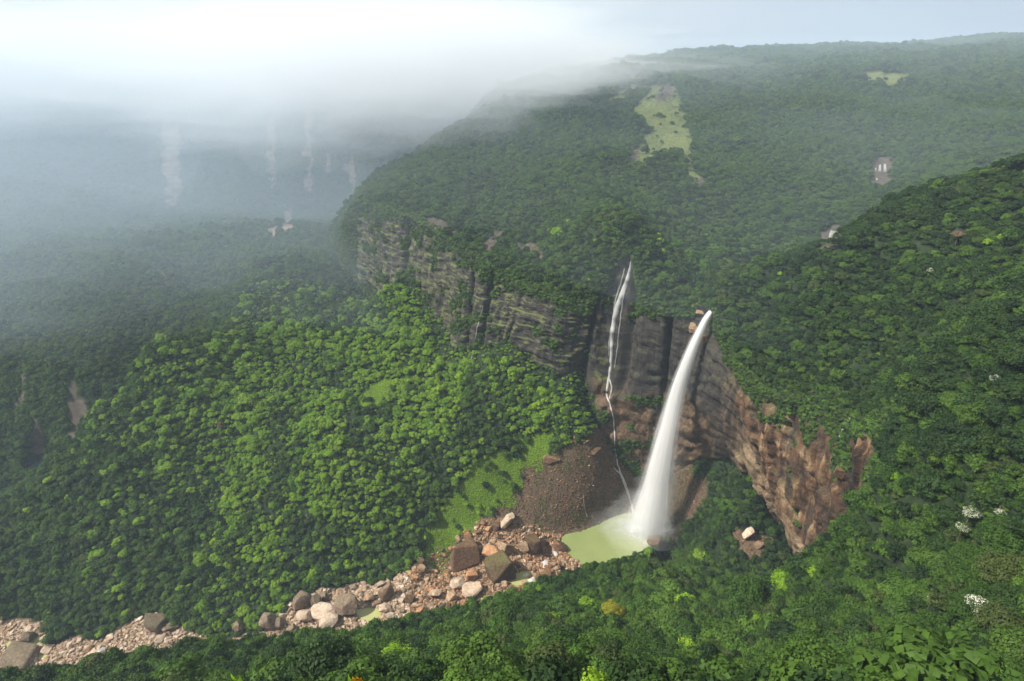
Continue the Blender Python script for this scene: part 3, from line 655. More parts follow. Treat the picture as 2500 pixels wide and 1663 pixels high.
small_fall('thin_waterfall', 'hazy trickle in the misty slope left of the dark wall', [([(678,578),(672,590),(668,600)], [4,5,6])], .6)
small_fall('thin_waterfall', 'pale wet streak down a mossy slab on the right of the tawny wall', [([(2085,1010),(2068,1030),(2056,1052),(2050,1066)], [1,1.2,1.2,.8])], .6)
small_fall('thin_waterfall', 'little seep entering the back of the green pool', [([(1424,1205),(1427,1235),(1434,1262)], [.5,.8,1.1])], .5)
small_fall('thin_waterfall', 'pair of short trickles at the back edge of the green pool', [([(1484,1270),(1485,1278),(1486,1284)], [.9,1.1,1.1]), ([(1494,1270),(1494,1276),(1495,1282)], [.7,.9,.9])], .6)
for pts, w, lb in [([(1345,1355),(1352,1350),(1362,1352)], [4,6,4], 'white rapid where the pool spills out between brown boulders'), ([(1342,1368),(1334,1378),(1332,1388)], [5,8,6], 'wider white rapid below the pool outlet'), ([(1290,1402),(1283,1408),(1276,1404)], [4,5,3], 'short white rapid above the lower green pool'),
                   ([(1306,1412),(1298,1420),(1288,1424)], [4,6,5], 'foaming rapid at the edge of the near forest below the outlet'), ([(762,1535),(768,1530)], [4,4], 'small white rapid beside the pale slabs'), ([(240,1598),(252,1588),(258,1580)], [5,6,4], 'white rapid in the left boulder bed'), ([(98,1540),(108,1534)], [5,5], 'white rapid at the far left of the river')]:
    e = empty('rapid', tuple(hit(*pts[0])[0]), 0, lb, 'rapid'); ribbon('foam', pts, w, M_strand, e, .9, 1.0, 31)

# ------------------------------------------------------------------ rocks
ROCKMAT = {'brown': mat_boulder('boulder_brown', (.05, .028, .018), (.13, .075, .045), (.24, .15, .09), .12), 'mossy': mat_boulder('boulder_mossy', (.05, .035, .022), (.12, .08, .05), (.2, .13, .08), .4),
  'tan': mat_boulder('boulder_tan', (.15, .105, .07), (.31, .23, .155), (.45, .35, .25), 0), 'orange': mat_boulder('boulder_orange', (.16, .08, .04), (.34, .19, .10), (.48, .30, .17), .0),
  'pale': mat_boulder('boulder_pale', (.27, .21, .16), (.47, .385, .305), (.60, .52, .44), .05), 'grey': mat_boulder('boulder_grey', (.07, .055, .045), (.17, .13, .105), (.30, .24, .19), .2)}
def rock_mesh(seed, kind='angular', tris=0):
    r = random.Random(seed); bm = bmesh.new()
    if kind == 'angular':
        for i in range(15):
            v = Vector((r.uniform(-1, 1), r.uniform(-1, 1), r.uniform(-1, 1)))
            m = max(abs(v.x), abs(v.y), abs(v.z)); v = v/m*r.uniform(.75, 1); bm.verts.new(v*.62)
        res = bmesh.ops.convex_hull(bm, input=bm.verts[:]); dl = [g for g in res['geom_interior'] if isinstance(g, bmesh.types.BMVert)]
        if dl: bmesh.ops.delete(bm, geom=dl, context='VERTS')
        bmesh.ops.dissolve_limit(bm, angle_limit=.25, verts=bm.verts, edges=bm.edges)
        bmesh.ops.bevel(bm, geom=bm.edges[:]+bm.verts[:], offset=.035, segments=1, affect='EDGES', profile=.6)
        bmesh.ops.triangulate(bm, faces=bm.faces)
    else:
        bmesh.ops.create_icosphere(bm, subdivisions=3, radius=.62)
        pl = [(Vector((r.gauss(0, 1), r.gauss(0, 1), r.gauss(0, 1))).normalized(), r.uniform(.33, .52)) for _ in range(15)]
        for v in bm.verts:
            for n_, d_ in pl:
                q = v.co.dot(n_)-d_
                if q > 0: v.co -= n_*q*.92
            v.co += v.co.normalized()*.05*mnoise.noise(v.co*3+Vector((seed, 0, 0)))
    me = bpy.data.meshes.new('rock'); bm.to_mesh(me); bm.free(); me.materials.append(None); return me
ROCKS = [rock_mesh(100+i, 'angular') for i in range(9)]+[rock_mesh(200+i, 'round') for i in range(5)]
n_boulder = [0]
def boulder(p, dims, rz, mat, tilt=(0, 0), me=None, name='boulder', label=None, group=None, parent=None, cat='boulder'):
    o = bpy.data.objects.new(name, me or random.choice(ROCKS[:9]+ROCKS[:9]+ROCKS[9:])); C.objects.link(o)
    o.location = p; o.scale = dims; o.rotation_euler = (tilt[0], tilt[1], rz)
    o.material_slots[0].link = 'OBJECT'; o.material_slots[0].material = ROCKMAT[mat]
    if parent is None: props(o, label, cat, group)
    n_boulder[0] += 1; return o
BPOS = []
HERO = [ # sx, sy (foot), width, height in source pixels, colour, mesh, label
 (1134,1395,66,82,'brown',0,'huge dark brown block boulder, upper left of the two giants by the river'),
 (1220,1425,70,72,'mossy',2,'huge boulder with mossy green left face, lower right of the two giants'),
 (1200,1378,50,42,'orange',4,'big tan slab leaning behind the mossy giant boulder'),
 (1236,1362,42,52,'tan',1,'pinkish slab with a whitish top above the mossy giant boulder'),
 (1239,1302,34,46,'pale',5,'pale upright slab at the upper left corner of the rubble'),
 (1213,1300,20,28,'brown',3,'small dark wedge leaning on the left of the pale upright slab'),
 (1303,1356,40,52,'brown',6,'tall brown boulder left of the pool outlet'),
 (1151,1424,30,34,'orange',7,'orange brown block at the foot of the dark giant boulder'),
 (1416,1357,40,24,'orange',10,'rounded orange boulder lying in the near end of the green pool'),
 (1366,1348,30,26,'brown',8,'dark boulder at the left end of the pool'),
 (1155,1460,58,34,'pale',11,'broad pale slab at the forest edge below the giant boulders'),
 (1118,1442,40,34,'pale',12,'pale rounded rock left of the broad pale slab'),
 (1105,1470,30,26,'tan',1,'tan rock at the forest edge below the pale rounded rock'),
 (1030,1384,18,26,'brown',3,'small brown boulder among green scrub left of the giant boulders'),
 (1330,1420,30,24,'brown',5,'brown block by the forest edge right of the rapids'),
 (1280,1350,30,26,'tan',0,'tan cube shaped rock above the mossy giant boulder'),
 (846,1512,58,66,'grey',13,'large domed grey boulder in the middle of the river bed'),
 (735,1492,52,42,'grey',9,'large dark slanting boulder under the trees left of the domed one'),
 (945,1474,42,56,'tan',11,'tall tan boulder at the forest foot right of the domed one'),
 (775,1492,28,40,'grey',3,'reddish grey leaning slab between the slanting and the domed boulder'),
 (657,1545,46,60,'grey',12,'large dark boulder half buried in trees at the left end of the pale bed'),
 (581,1548,26,32,'grey',10,'single grey boulder poking out from dark trees'),
 (744,1522,40,38,'pale',12,'smooth hollowed pale boulder below the dark slanting one'),
 (788,1520,60,42,'pale',13,'broad pale bedrock slab beside the domed boulder'),
 (800,1540,60,30,'pale',9,'flat cream coloured slab at the forest edge below the domed boulder'),
 (678,1540,28,32,'grey',6,'stack of grey rock left of the hollowed pale boulder'),
 (938,1500,30,24,'pale',10,'pale rock at the forest edge right of the small green pool'),
 (788,1472,24,26,'grey',2,'dark angular rock behind the leaning slab'),
 (901,1474,24,28,'tan',4,'tan pointed rock behind the small green pool'),
 (1000,1475,24,22,'brown',7,'reddish block in the bed below the dark forest'),
 (1060,1465,28,24,'tan',5,'tan block at the river left of the pale slabs'),
 (373,1545,48,40,'grey',8,'dark boulder under the trees in the left boulder bed'),
 (68,1575,30,34,'grey',4,'grey block in the middle of the far left boulder bed'),
 (40,1640,86,44,'grey',6,'dark ledge of layered rock in the bottom left corner of the bed'),
 (1826,1322,26,32,'pale',5,'pale tilted boulder on the wooded slope below the tawny wall'),
 (1852,1342,20,20,'tan',2,'tan block among rubble below the pale tilted boulder'),
 (1880,1332,20,22,'brown',0,'brown block among rubble right of the pale tilted boulder'),
 (1571,1328,30,26,'brown',12,'wet brown boulder in the mist at the foot of the big fall'),
 (1600,1335,40,22,'brown',13,'wide wet brown boulder at the right foot of the big fall'),
 (1347,1132,44,20,'brown',7,'long flat brown slab at the top of the bare brown slope'),
 (1450,1112,28,24,'brown',2,'squarish brown block on the scree left of the thin waterfall'),
 (1490,1142,22,20,'brown',1,'upper of two brown blocks beside the thin waterfall'),
 (1492,1165,24,24,'brown',0,'lower of two brown blocks beside the thin waterfall'),
 (1434,1088,16,16,'brown',5,'small brown rock at the top of the scree')]
for i, (sx, sy, w, hh, mt, mi, lb) in enumerate(HERO):
    h, nn = hit(sx, sy-hh*.12, (1,))
    if h is None: continue
    p = np.array(h); t = p[1]*CP-p[2]*SP; mw = w*.4096/FPX*t; mh = hh*.4096/FPX*t
    rr = random.Random(i*13+5)
    boulder((p[0], p[1]+mw*.25, p[2]+mh*.32), (mw*.88, mw*.78*rr.uniform(.85, 1.1), mh*.9), rr.uniform(-.5, .5), mt, (rr.uniform(-.2, .2), rr.uniform(-.25, .25)), ROCKS[mi], label=lb, group=None)
    BPOS.append((p[0], p[1]+mw*.25, mw*.42))
for sx, sy, w, hh, mt, mi, lb in [(1712,766,26,14,'tan',7,'tan rock ledge at the lip of the big waterfall'), (1694,800,26,18,'tan',2,'tan rock block just left of the falling water near its lip'), (1722,830,18,16,'brown',5,'brown rock block right of the falling water below its lip'),
  (2052,1152,32,30,'brown',3,'protruding brown block high on the tawny wall')]:
    h, nn = hit(sx, sy)
    if h is None: continue
    p = np.array(h); t = p[1]*CP-p[2]*SP; mw = w*.4096/FPX*t; mh = hh*.4096/FPX*t
    boulder(tuple(p), (mw*.95, mw*.8, mh), .4+mi*.3, mt, (.1, -.15), ROCKS[mi], name='rock_block', label=lb, cat='rock')
# sample points on the meshes
def tri_area_samples(V, F, n, mask=None, seed=1):
    rg = np.random.default_rng(seed); A = V[F[:, 0]]; B = V[F[:, 1]]; Cc = V[F[:, 2]]; D = V[F[:, 3]]
    nrm = np.cross(Cc-A, D-B); ar = np.linalg.norm(nrm, axis=1)/2; nrm = nrm/(ar[:, None]*2+1e-9)
    w = ar*(mask if mask is not None else 1); tot = w.sum()
    if tot <= 0: return np.zeros((0, 3)), np.zeros((0, 3)), np.zeros(0, int)
    idx = rg.choice(len(F), n, p=w/tot); a, b = rg.random((2, n, 1))
    P = A[idx]*(1-a)*(1-b)+B[idx]*a*(1-b)+Cc[idx]*a*b+D[idx]*(1-a)*b
    return P, nrm[idx], idx
def fmask(F, vals): return vals[F].mean(1)
def on_screen(P, mx_=120, my_=120):
    sx, sy, t = project(P); return (sx > -mx_) & (sx < 2500+mx_) & (sy > -my_) & (sy < 1663+my_)
def thin(P, cell, prio=None):
    k = np.floor(P/np.asarray(cell).reshape(-1, 1)).astype(np.int64); key = k[:, 0]*73856093 ^ k[:, 1]*19349663 ^ k[:, 2]*83492791
    _, i = np.unique(key, return_index=True); return np.sort(i)

bedF = fmask(FL, AL['bed']); bareF = fmask(FL, AL['bare']); scrubF = fmask(FL, AL['scrub'])
# counted boulders of the river bed
P, Nn, ix = tri_area_samples(VL, FL, 9000, (bedF > .6)*1., 3)
sx, sy, t = project(P); vis = on_screen(P, 30, 0) & (sy < 1663)
# the near forest hides the lower side of the bed
def seen(p, tol=6):
    d = Vector(p); L = d.length; d = d/L
    for b in _bv[:1]+_bv[3:4]:
        r = b.ray_cast(Vector((0, 0, 0)), d)
        if r[0] is not None and r[3] < L-tol: return False
    return True
cnt = 0; sizes = []
REG = [(1190, 'beside the outlet rapids below the pool'), (1000, 'between the giant boulders and the pale slabs'), (760, 'on the pale stretch of river bed'), (480, 'on the shaded middle stretch of river bed'), (240, 'on the left boulder bed of the river'), (-100, 'in the far left boulder bed of the river')]
BL = []
for k in np.random.default_rng(5).permutation(len(P)):
    if cnt >= 255: break
    if not vis[k] or not seen(P[k]+np.array([0, -3, -9.])): continue
    if sx[k] < 480 and random.random() < .6: continue
    s = 3.2+5.0*random.random()**1.5+ (4*random.random() if random.random() < .15 else 0)
    if any((P[k][0]-bx)**2+(P[k][1]-by)**2 < (br+s*.34)**2 for bx, by, br in BPOS): continue
    if any(in_poly(P[k][0], P[k][1], poly) for poly, _z in LPOOLS_W+[(POOL, 0)]): continue
    BPOS.append((P[k][0], P[k][1], s*.45)); cnt += 1
    mt = random.choice(['orange', 'brown', 'tan', 'orange', 'tan', 'brown']) if sx[k] > 1000 else random.choice(['pale', 'tan', 'pale', 'grey', 'tan', 'pale'])
    dims = (s*random.uniform(.9, 1.3), s*random.uniform(.8, 1.1), s*random.uniform(.6, .95))
    BL.append((P[k], dims, mt, sx[k], sy[k]))
CW = {'orange': 'orange brown', 'brown': 'dark brown', 'tan': 'tan', 'pale': 'pale cream', 'grey': 'grey'}
ORD = ['leftmost', 'second from left', 'third from left', 'fourth from left', 'fifth from left', 'sixth from left', 'seventh from left', 'eighth from left', 'ninth from left', 'tenth from left', 'eleventh from left', 'twelfth from left'] + ['%s from left' % w for w in ('thirteenth', 'fourteenth', 'fifteenth', 'sixteenth', 'seventeenth', 'eighteenth', 'nineteenth', 'twentieth')] + ['twenty-%s from left' % w for w in ('first', 'second', 'third', 'fourth', 'fifth', 'sixth', 'seventh', 'eighth', 'ninth')] + ['thirtieth from left'] + ['thirty-%s from left' % w for w in ('first', 'second', 'third', 'fourth', 'fifth', 'sixth', 'seventh', 'eighth', 'ninth')]
def uniq_labels(items, base):
    """items -> base label; same base: ordered from the left"""
    from collections import defaultdict
    g = defaultdict(list)
    for i, it in enumerate(items): g[base[i]].append(i)
    lab = [None]*len(items)
    for b, ids in g.items():
        if len(ids) == 1: lab[ids[0]] = b; continue
        for n, i in enumerate(sorted(ids, key=lambda i: items[i])):
            lab[i] = '%s, %s' % (b, ORD[n] if n < len(ORD) else 'far right of them')
    return lab
base = []
for p, d, mt, x_, y_ in BL:
    reg = next((l for a, l in REG if x_ >= a), REG[-1][1]); sz = 'small' if max(d) < 4.6 else ('medium' if max(d) < 7.5 else 'large')
    base.append('%s %s boulder %s' % (sz, CW[mt], reg))
print('boulders', len(BL), len(P), vis.sum()); labs = uniq_labels([b[3] for b in BL], base)
for (p, d, mt, x_, y_), lb in zip(BL, labs):
    boulder((p[0], p[1], p[2]+d[2]*.25), d, random.uniform(0, 6.28), mt, (random.uniform(-.35, .35), random.uniform(-.35, .35)), label=lb, group='boulders along the river bed')

# ------------------------------------------------------------------ scatter of uncountable things with geometry nodes
def proto_collection(name, objs):
    col = bpy.data.collections.new(name)
    for o in objs: col.objects.link(o)
    return col
def scatter(name, pts, idx, scl, rot, col, kind='stuff', label=None):
    me = bpy.data.meshes.new(name); me.vertices.add(len(pts)); me.vertices.foreach_set('co', np.asarray(pts, np.float32).ravel())
    a = me.attributes.new('pick', 'INT', 'POINT'); a.data.foreach_set('value', np.asarray(idx, np.int32))
    a = me.attributes.new('size', 'FLOAT_VECTOR', 'POINT'); a.data.foreach_set('vector', np.asarray(scl, np.float32).ravel())
    a = me.attributes.new('turn', 'FLOAT_VECTOR', 'POINT'); a.data.foreach_set('vector', np.asarray(rot, np.float32).ravel())
    o = bpy.data.objects.new(name, me); C.objects.link(o); props(o, kind=kind, label=label)
    g = bpy.data.node_groups.new(name, 'GeometryNodeTree')
    g.interface.new_socket('Geometry', in_out='INPUT', socket_type='NodeSocketGeometry'); g.interface.new_socket('Geometry', in_out='OUTPUT', socket_type='NodeSocketGeometry')
    gi = g.nodes.new('NodeGroupInput'); go = g.nodes.new('NodeGroupOutput'); ip = g.nodes.new('GeometryNodeInstanceOnPoints'); ci = g.nodes.new('GeometryNodeCollectionInfo')
    ci.inputs['Collection'].default_value = col; ci.inputs['Separate Children'].default_value = True; ci.inputs['Reset Children'].default_value = True
    def na(n, t):
        q = g.nodes.new('GeometryNodeInputNamedAttribute'); q.data_type = t; q.inputs['Name'].default_value = n; return q.outputs['Attribute']
    g.links.new(gi.outputs[0], ip.inputs['Points']); g.links.new(ci.outputs[0], ip.inputs['Instance']); ip.inputs['Pick Instance'].default_value = True
    g.links.new(na('pick', 'INT'), ip.inputs['Instance Index']); g.links.new(na('size', 'FLOAT_VECTOR'), ip.inputs['Scale'])
    er = g.nodes.new('FunctionNodeEulerToRotation'); g.links.new(na('turn', 'FLOAT_VECTOR'), er.inputs[0]); g.links.new(er.outputs[0], ip.inputs['Rotation'])
    g.links.new(ip.outputs[0], go.inputs[0])
    md = o.modifiers.new('scatter', 'NODES'); md.node_group = g
    return o

stone_protos = []
for i in range(5):
    for j, mt in enumerate(['brown', 'orange', 'tan', 'pale']):
        me = ROCKS[i].copy(); me.materials.clear(); me.materials.append(ROCKMAT[mt]); stone_protos.append(bpy.data.objects.new('stone_form_%02d' % (i*4+j), me))
stone_col = proto_collection('stone_forms', stone_protos)
def rubble(name, F, mask, n, cell, smin, smax, pale_fn, seed, label):
    P, Nn, ix = tri_area_samples(VL, F, n, mask, seed); P = P[on_screen(P)]; P = P[thin(P, np.full(len(P), cell))]
    ok = np.ones(len(P), bool)
    for poly, _z in LPOOLS_W+[(POOL, 0)]: ok &= ~in_poly(P[:, 0], P[:, 1], smooth_poly(poly, 0, .03))
    P = P[ok]; m = len(P); rg = np.random.default_rng(seed+1); s = smin+(smax-smin)*rg.random(m)**2.2
    j = pale_fn(P, rg); idx = rg.integers(0, 5, m)*4+j
    scatter(name, P+np.array([0, 0, .1])*s[:, None], idx, np.stack([s*rg.uniform(.8, 1.3, m), s*rg.uniform(.8, 1.2, m), s*rg.uniform(.5, .9, m)], 1), np.stack([rg.uniform(-.4, .4, m), rg.uniform(-.4, .4, m), rg.uniform(0, 6.28, m)], 1), stone_col, label=label)
def pf_bed(P, rg):
    sx, sy, t = project(P); r = rg.random(len(P)); right = sx > 1000
    return np.where(right, np.where(r < .35, 0, np.where(r < .7, 1, np.where(r < .95, 2, 3))), np.where(r < .1, 0, np.where(r < .45, 2, 3)))
rubble('river_rubble', FL, (bedF > .5)*1., 30000, 1.25, .8, 3.6, pf_bed, 11, 'loose stones and cobbles filling the river bed between the boulders')
rubble('river_stones', FL, (bedF > .6)*1., 9000, 4.0, 2.4, 5.5, pf_bed, 12, 'angular stones packed between the counted boulders')
rubble('scree', FL, (bareF > .4)*1., 16000, 1.9, .5, 2.2, lambda P, rg: (rg.random(len(P)) < .10).astype(int), 13, 'loose brown scree on the bare slope round the pool')

# ------------------------------------------------------------------ trees
def crown_arrays(seed, lobes, leaves, lsize, spread=.62, rl=(.26, .42), hz=.72, core=True):
    rg = np.random.default_rng(seed); V = []; F = []; n0 = 0
    cs = []; g = 0
    while len(cs) < lobes and g < 4000:
        g += 1; d = rg.normal(size=3); d /= np.linalg.norm(d); d[2] = abs(d[2])*1.0-.25; r = rg.uniform(.55, 1.0)
        c = np.array([d[0]*spread*r, d[1]*spread*r, d[2]*hz*r*.9]); R = rg.uniform(*rl)
        if all(np.linalg.norm(c-q[0]) > .52*min(R, q[1]) for q in cs): cs.append((c, R))
    for c, R in cs:
        n = int(leaves*(R/rl[1])**2); d = rg.normal(size=(n, 3)); d /= np.linalg.norm(d, axis=1, keepdims=True)
        d[:, 2] = np.where(d[:, 2] < -.35, -d[:, 2], d[:, 2])
        bumpy = 1+.22*np.sin(d[:, 0]*7+seed)*np.sin(d[:, 1]*6+c[0]*9)*np.sin(d[:, 2]*7)
        p = c+d*(R*bumpy*rg.uniform(.80, 1.12, n))[:, None]*np.array([1, 1, .82])
        nr = d+rg.normal(size=(n, 3))*.36+np.array([0, 0, .12]); nr /= np.linalg.norm(nr, axis=1, keepdims=True)
        tmp = rg.normal(size=(n, 3)); a = np.cross(nr, tmp); a /= np.linalg.norm(a, axis=1, keepdims=True); b = np.cross(nr, a)
        s = lsize*rg.uniform(.6, 1.35, n)[:, None]
        q = np.stack([p-a*s*.5-b*s*.35, p+a*s*.5-b*s*.3+nr*s*.1, p+a*s*.38+b*s*.42, p-a*s*.45+b*s*.38+nr*s*.12], 1).reshape(-1, 3)
        V.append(q); F.append((np.arange(n)[:, None]*4+np.arange(4))+n0); n0 += 4*n
        if core:
            bm = bmesh.new(); bmesh.ops.create_icosphere(bm, subdivisions=1, radius=1); vv = np.array([v.co[:] for v in bm.verts]); ff = np.array([[v.index for v in f.verts] for f in bm.faces]); bm.free()
            V.append(c+vv*R*.60*np.array([1, 1, .8])); F.append(np.concatenate([ff, ff[:, 2:3]], 1)+n0); n0 += len(vv)
    V = np.concatenate(V); F = np.concatenate(F); V[:, 2] += .25
    return V, F
def faces_mesh(name, V, F):
    me = bpy.data.meshes.new(name); tri = F[:, 2] == F[:, 3]
    sizes = np.where(tri, 3, 4); loops = np.concatenate([f[:k] for f, k in zip(F, sizes)]) if tri.any() else F.ravel()
    me.vertices.add(len(V)); me.vertices.foreach_set('co', V.astype(np.float32).ravel()); me.loops.add(len(loops)); me.loops.foreach_set('vertex_index', loops.astype(np.int32))
    me.polygons.add(len(F)); st = np.concatenate([[0], np.cumsum(sizes)[:-1]]); me.polygons.foreach_set('loop_start', st.astype(np.int32)); me.polygons.foreach_set('loop_total', sizes.astype(np.int32)); me.update(calc_edges=True)
    return me
LK = ['dark', 'mid', 'light', 'lime', 'olive', 'sunlit']; NK = len(LK)
def trunk_mesh(seed, hgt=1.0):
    r = random.Random(seed); bm = bmesh.new()
    def limb(a, b, r0, r1, n=7):
        a = Vector(a); b = Vector(b); d = (b-a).normalized(); q = d.to_track_quat('Z', 'Y'); rings = []
        for k in range(4):
            f = k/3; c = a.lerp(b, f)+Vector((r.uniform(-.02, .02), r.uniform(-.02, .02), 0)); R = r0*(1-f)+r1*f
            rings.append([bm.verts.new(c+q@Vector((math.cos(i/n*6.283)*R, math.sin(i/n*6.283)*R, 0))) for i in range(n)])
        for k in range(3):
            for i in range(n): bm.faces.new([rings[k][i], rings[k][(i+1) % n], rings[k+1][(i+1) % n], rings[k+1][i]])
    limb((0, 0, -1.3), (.03, .02, .1), .075, .05)
    for k in range(5):
        a = k*1.256+r.uniform(-.3, .3); limb((.02, .01, -.15+.06*k), (math.cos(a)*.45, math.sin(a)*.45, .3+r.uniform(-.05, .2)), .035, .012, 5)
    me = bpy.data.meshes.new('trunk'); bm.to_mesh(me); bm.free(); me.materials.append(M_bark); return me
NEAR = []
for s in range(8):
    V_, F_ = crown_arrays(300+s, 46 if s % 2 else 34, 260, .058, spread=.74, rl=(.15, .33) if s % 2 else (.19, .38), hz=.68 if s < 5 else .9)
    me = faces_mesh('crown', V_, F_); me.materials.append(None); NEAR.append(me)
TRUNKS = [trunk_mesh(s) for s in range(3)]
mid_objs = []; MIDN = 6
for s in range(MIDN):
    V_, F_ = crown_arrays(500+s, 24, 110, .10, spread=.74, rl=(.16, .37), hz=.72)
    for k in LK:
        me = faces_mesh('crown', V_, F_); me.materials.append(LEAF[k]); mid_objs.append(bpy.data.objects.new('tree_form_%02d' % len(mid_objs), me))
mid_col = proto_collection('tree_forms', mid_objs)
far_objs = []
for s in range(4):
    V_, F_ = crown_arrays(700+s, 10, 44, .20, spread=.6, rl=(.32, .48), hz=.66)
    for k in LK:
        me = faces_mesh('crown', V_, F_); me.materials.append(LEAF[k]); far_objs.append(bpy.data.objects.new('far_tree_form_%02d' % len(far_objs), me))
far_col = proto_collection('far_tree_forms', far_objs)

def collect(V, F, n, allow, cellfn, seed):
    P, Nn, ix = tri_area_samples(V, F, n, allow, seed); k = on_screen(P, 650, 200) & (P[:, 1] > 40); P = P[k]; Nn = Nn[k]
    t = project(P)[2]; out_ = []
    for lo, hi, c in cellfn:
        q = (t >= lo) & (t < hi); idx = np.nonzero(q)[0]
        if len(idx): out_.append(idx[thin(P[idx], np.full(len(idx), c))])
    i = np.concatenate(out_); return P[i], Nn[i]
CELL = [(0, 420, 7.8), (420, 1000, 5.6), (1000, 1500, 7.0), (1500, 9999, 9.5)]
gm = np.maximum(fmask(FU, AU['grass']), fmask(FU, AU['rockface'])); su = fmask(FU, AU['scrub'])
PU_, NU_ = collect(VU, FU, 700000, np.where(gm < .4, 1., .008), CELL, 1)
PU_ = PU_[poly_dist(PU_[:, 0], PU_[:, 1], [p[:2] for p in RIM[4:26]], False) > 2.5]
allowL = ((bedF < .3) & (bareF < .3) & (fmask(FL, AL['rockface']) < .5))*np.where(scrubF < .5, 1., .02)
PL_, NL_ = collect(VL, FL, 560000, allowL, CELL, 2)
inside = in_poly(PL_[:, 0], PL_[:, 1], PLAT); PL_ = PL_[~inside | (poly_dist(PL_[:, 0], PL_[:, 1], RIMXY, False) < 60)]
# tarn and pools stay free of trees
for poly in [POOL, TARN]: PL_ = PL_[~((poly_dist(PL_[:, 0], PL_[:, 1], poly) < 5) | in_poly(PL_[:, 0], PL_[:, 1], poly))]
PB_, _ = collect(VB, FB, 30000, np.ones(len(FB)), CELL, 4)
PS_, _ = collect(VS, FS, 60000, np.ones(len(FS)), CELL, 5)
TP = np.concatenate([PU_, PL_, PB_, PS_]); sxx, syy, tT = project(TP)
rg = np.random.default_rng(9); nT = len(TP)
rad = np.where(tT < 420, 4.0+6.0*rg.random(nT)**1.8, np.where(tT < 1000, 2.8+5.2*rg.random(nT)**1.9, np.where(tT < 1500, rg.uniform(3.8, 7.2, nT), rg.uniform(5.5, 9, nT))))
# leaf kinds by place: light green slope growth with sunlight painted in, plateau darker evergreen
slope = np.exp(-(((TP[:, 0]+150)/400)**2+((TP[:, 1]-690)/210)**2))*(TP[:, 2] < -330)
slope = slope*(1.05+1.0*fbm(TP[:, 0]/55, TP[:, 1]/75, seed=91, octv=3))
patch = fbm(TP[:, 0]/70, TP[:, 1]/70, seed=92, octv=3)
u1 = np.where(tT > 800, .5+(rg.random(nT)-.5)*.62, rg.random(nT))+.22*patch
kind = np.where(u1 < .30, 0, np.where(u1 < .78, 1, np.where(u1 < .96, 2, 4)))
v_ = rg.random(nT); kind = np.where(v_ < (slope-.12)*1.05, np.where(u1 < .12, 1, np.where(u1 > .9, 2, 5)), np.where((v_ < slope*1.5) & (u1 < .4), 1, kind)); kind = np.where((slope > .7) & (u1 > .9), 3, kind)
right = (TP[:, 0] > 230) & (TP[:, 1] < 700)  # dark forest side, with its cloud shade put into leaf colour
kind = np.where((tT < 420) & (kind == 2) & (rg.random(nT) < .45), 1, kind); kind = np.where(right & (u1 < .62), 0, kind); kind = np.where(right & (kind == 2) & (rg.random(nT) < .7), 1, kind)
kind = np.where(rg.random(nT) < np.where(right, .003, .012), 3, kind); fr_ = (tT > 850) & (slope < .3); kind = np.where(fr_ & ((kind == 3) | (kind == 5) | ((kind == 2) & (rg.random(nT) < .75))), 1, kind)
dF = poly_dist(TP[:, 0], TP[:, 1], FOOTXY[4:26], False); rad = np.where((dF < 16) & (TP[:, 2] < -330), rad*.6, rad)
rad = rad*np.where(rg.random(nT) < .05, 1.45, 1)*(1+.28*fbm(TP[:, 0]/35, TP[:, 1]/35, seed=93, octv=2))
TP = TP+np.array([0, 0, 1.])*(rad*rg.uniform(.15, .75, nT))[:, None]
# trees in view, nearest first: one by one
app = rad/tT; sxx, syy, tT = project(TP); cand = np.nonzero((sxx > -20) & (sxx < 2520) & (syy > 0) & (syy < 1690) & (tT < 700))[0]
cand = cand[np.argsort(-app[cand])]; solo = []
for k in cand:
    if len(solo) >= 290: break
    if seen(TP[k]+np.array([0, 0, rad[k]*.7]), 4): solo.append(k)
solo = np.array(solo); issolo = np.zeros(nT, bool); issolo[solo] = True
def scatter_trees(name, q, col, nform, label):
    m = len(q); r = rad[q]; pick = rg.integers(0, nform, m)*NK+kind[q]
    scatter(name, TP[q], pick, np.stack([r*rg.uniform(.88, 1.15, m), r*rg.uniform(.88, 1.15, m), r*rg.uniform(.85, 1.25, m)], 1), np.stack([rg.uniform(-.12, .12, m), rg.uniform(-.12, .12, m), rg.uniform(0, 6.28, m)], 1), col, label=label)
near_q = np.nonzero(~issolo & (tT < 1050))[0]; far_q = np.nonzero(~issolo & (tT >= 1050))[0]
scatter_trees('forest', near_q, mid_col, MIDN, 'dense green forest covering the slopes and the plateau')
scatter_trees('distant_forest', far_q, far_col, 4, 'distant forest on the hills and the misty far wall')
print('trees', nT, 'solo', len(solo), 'near', len(near_q), 'far', len(far_q))
TW = {0: 'dark green', 1: 'mid green', 2: 'bright green', 3: 'yellow green', 4: 'olive green', 5: 'sunlit green'}
def place_word(x, y):
    if x > 2050 and y < 1050: return 'on the hillside above the tawny wall' if x < 2300 else 'at right edge, upper hillside'
    if x > 2050: 
        col_ = 'just right of the tawny wall' if x < 2200 else ('between tawny wall and edge' if x < 2360 else 'close to the right edge')
        return col_ + (', level with the wall' if y < 1300 else (', below the wall' if y < 1500 else ', at the bottom'))
    row = 'at forest edge' if y < 1420+max(0, (1500-x))*.11 else ('mid slope' if y < 1540 else 'along bottom edge')
    c_ = ('below the left boulder bed' if x < 330 else 'below the shaded river' if x < 640 else 'below the domed boulder' if x < 950 else 'below the giant boulders' if x < 1260 else 'below the green pool' if x < 1520 else 'below the big fall' if x < 1760 else 'below the tawny wall')
    return row+' '+c_
tb = []; items = []
for k in solo:
    hb = 'small' if rad[k] < 5.4 else ('medium' if rad[k] < 6.9 else 'broad'); tb.append('%s %s tree %s' % (hb, TW[kind[k]], place_word(sxx[k], syy[k]))); items.append(sxx[k])
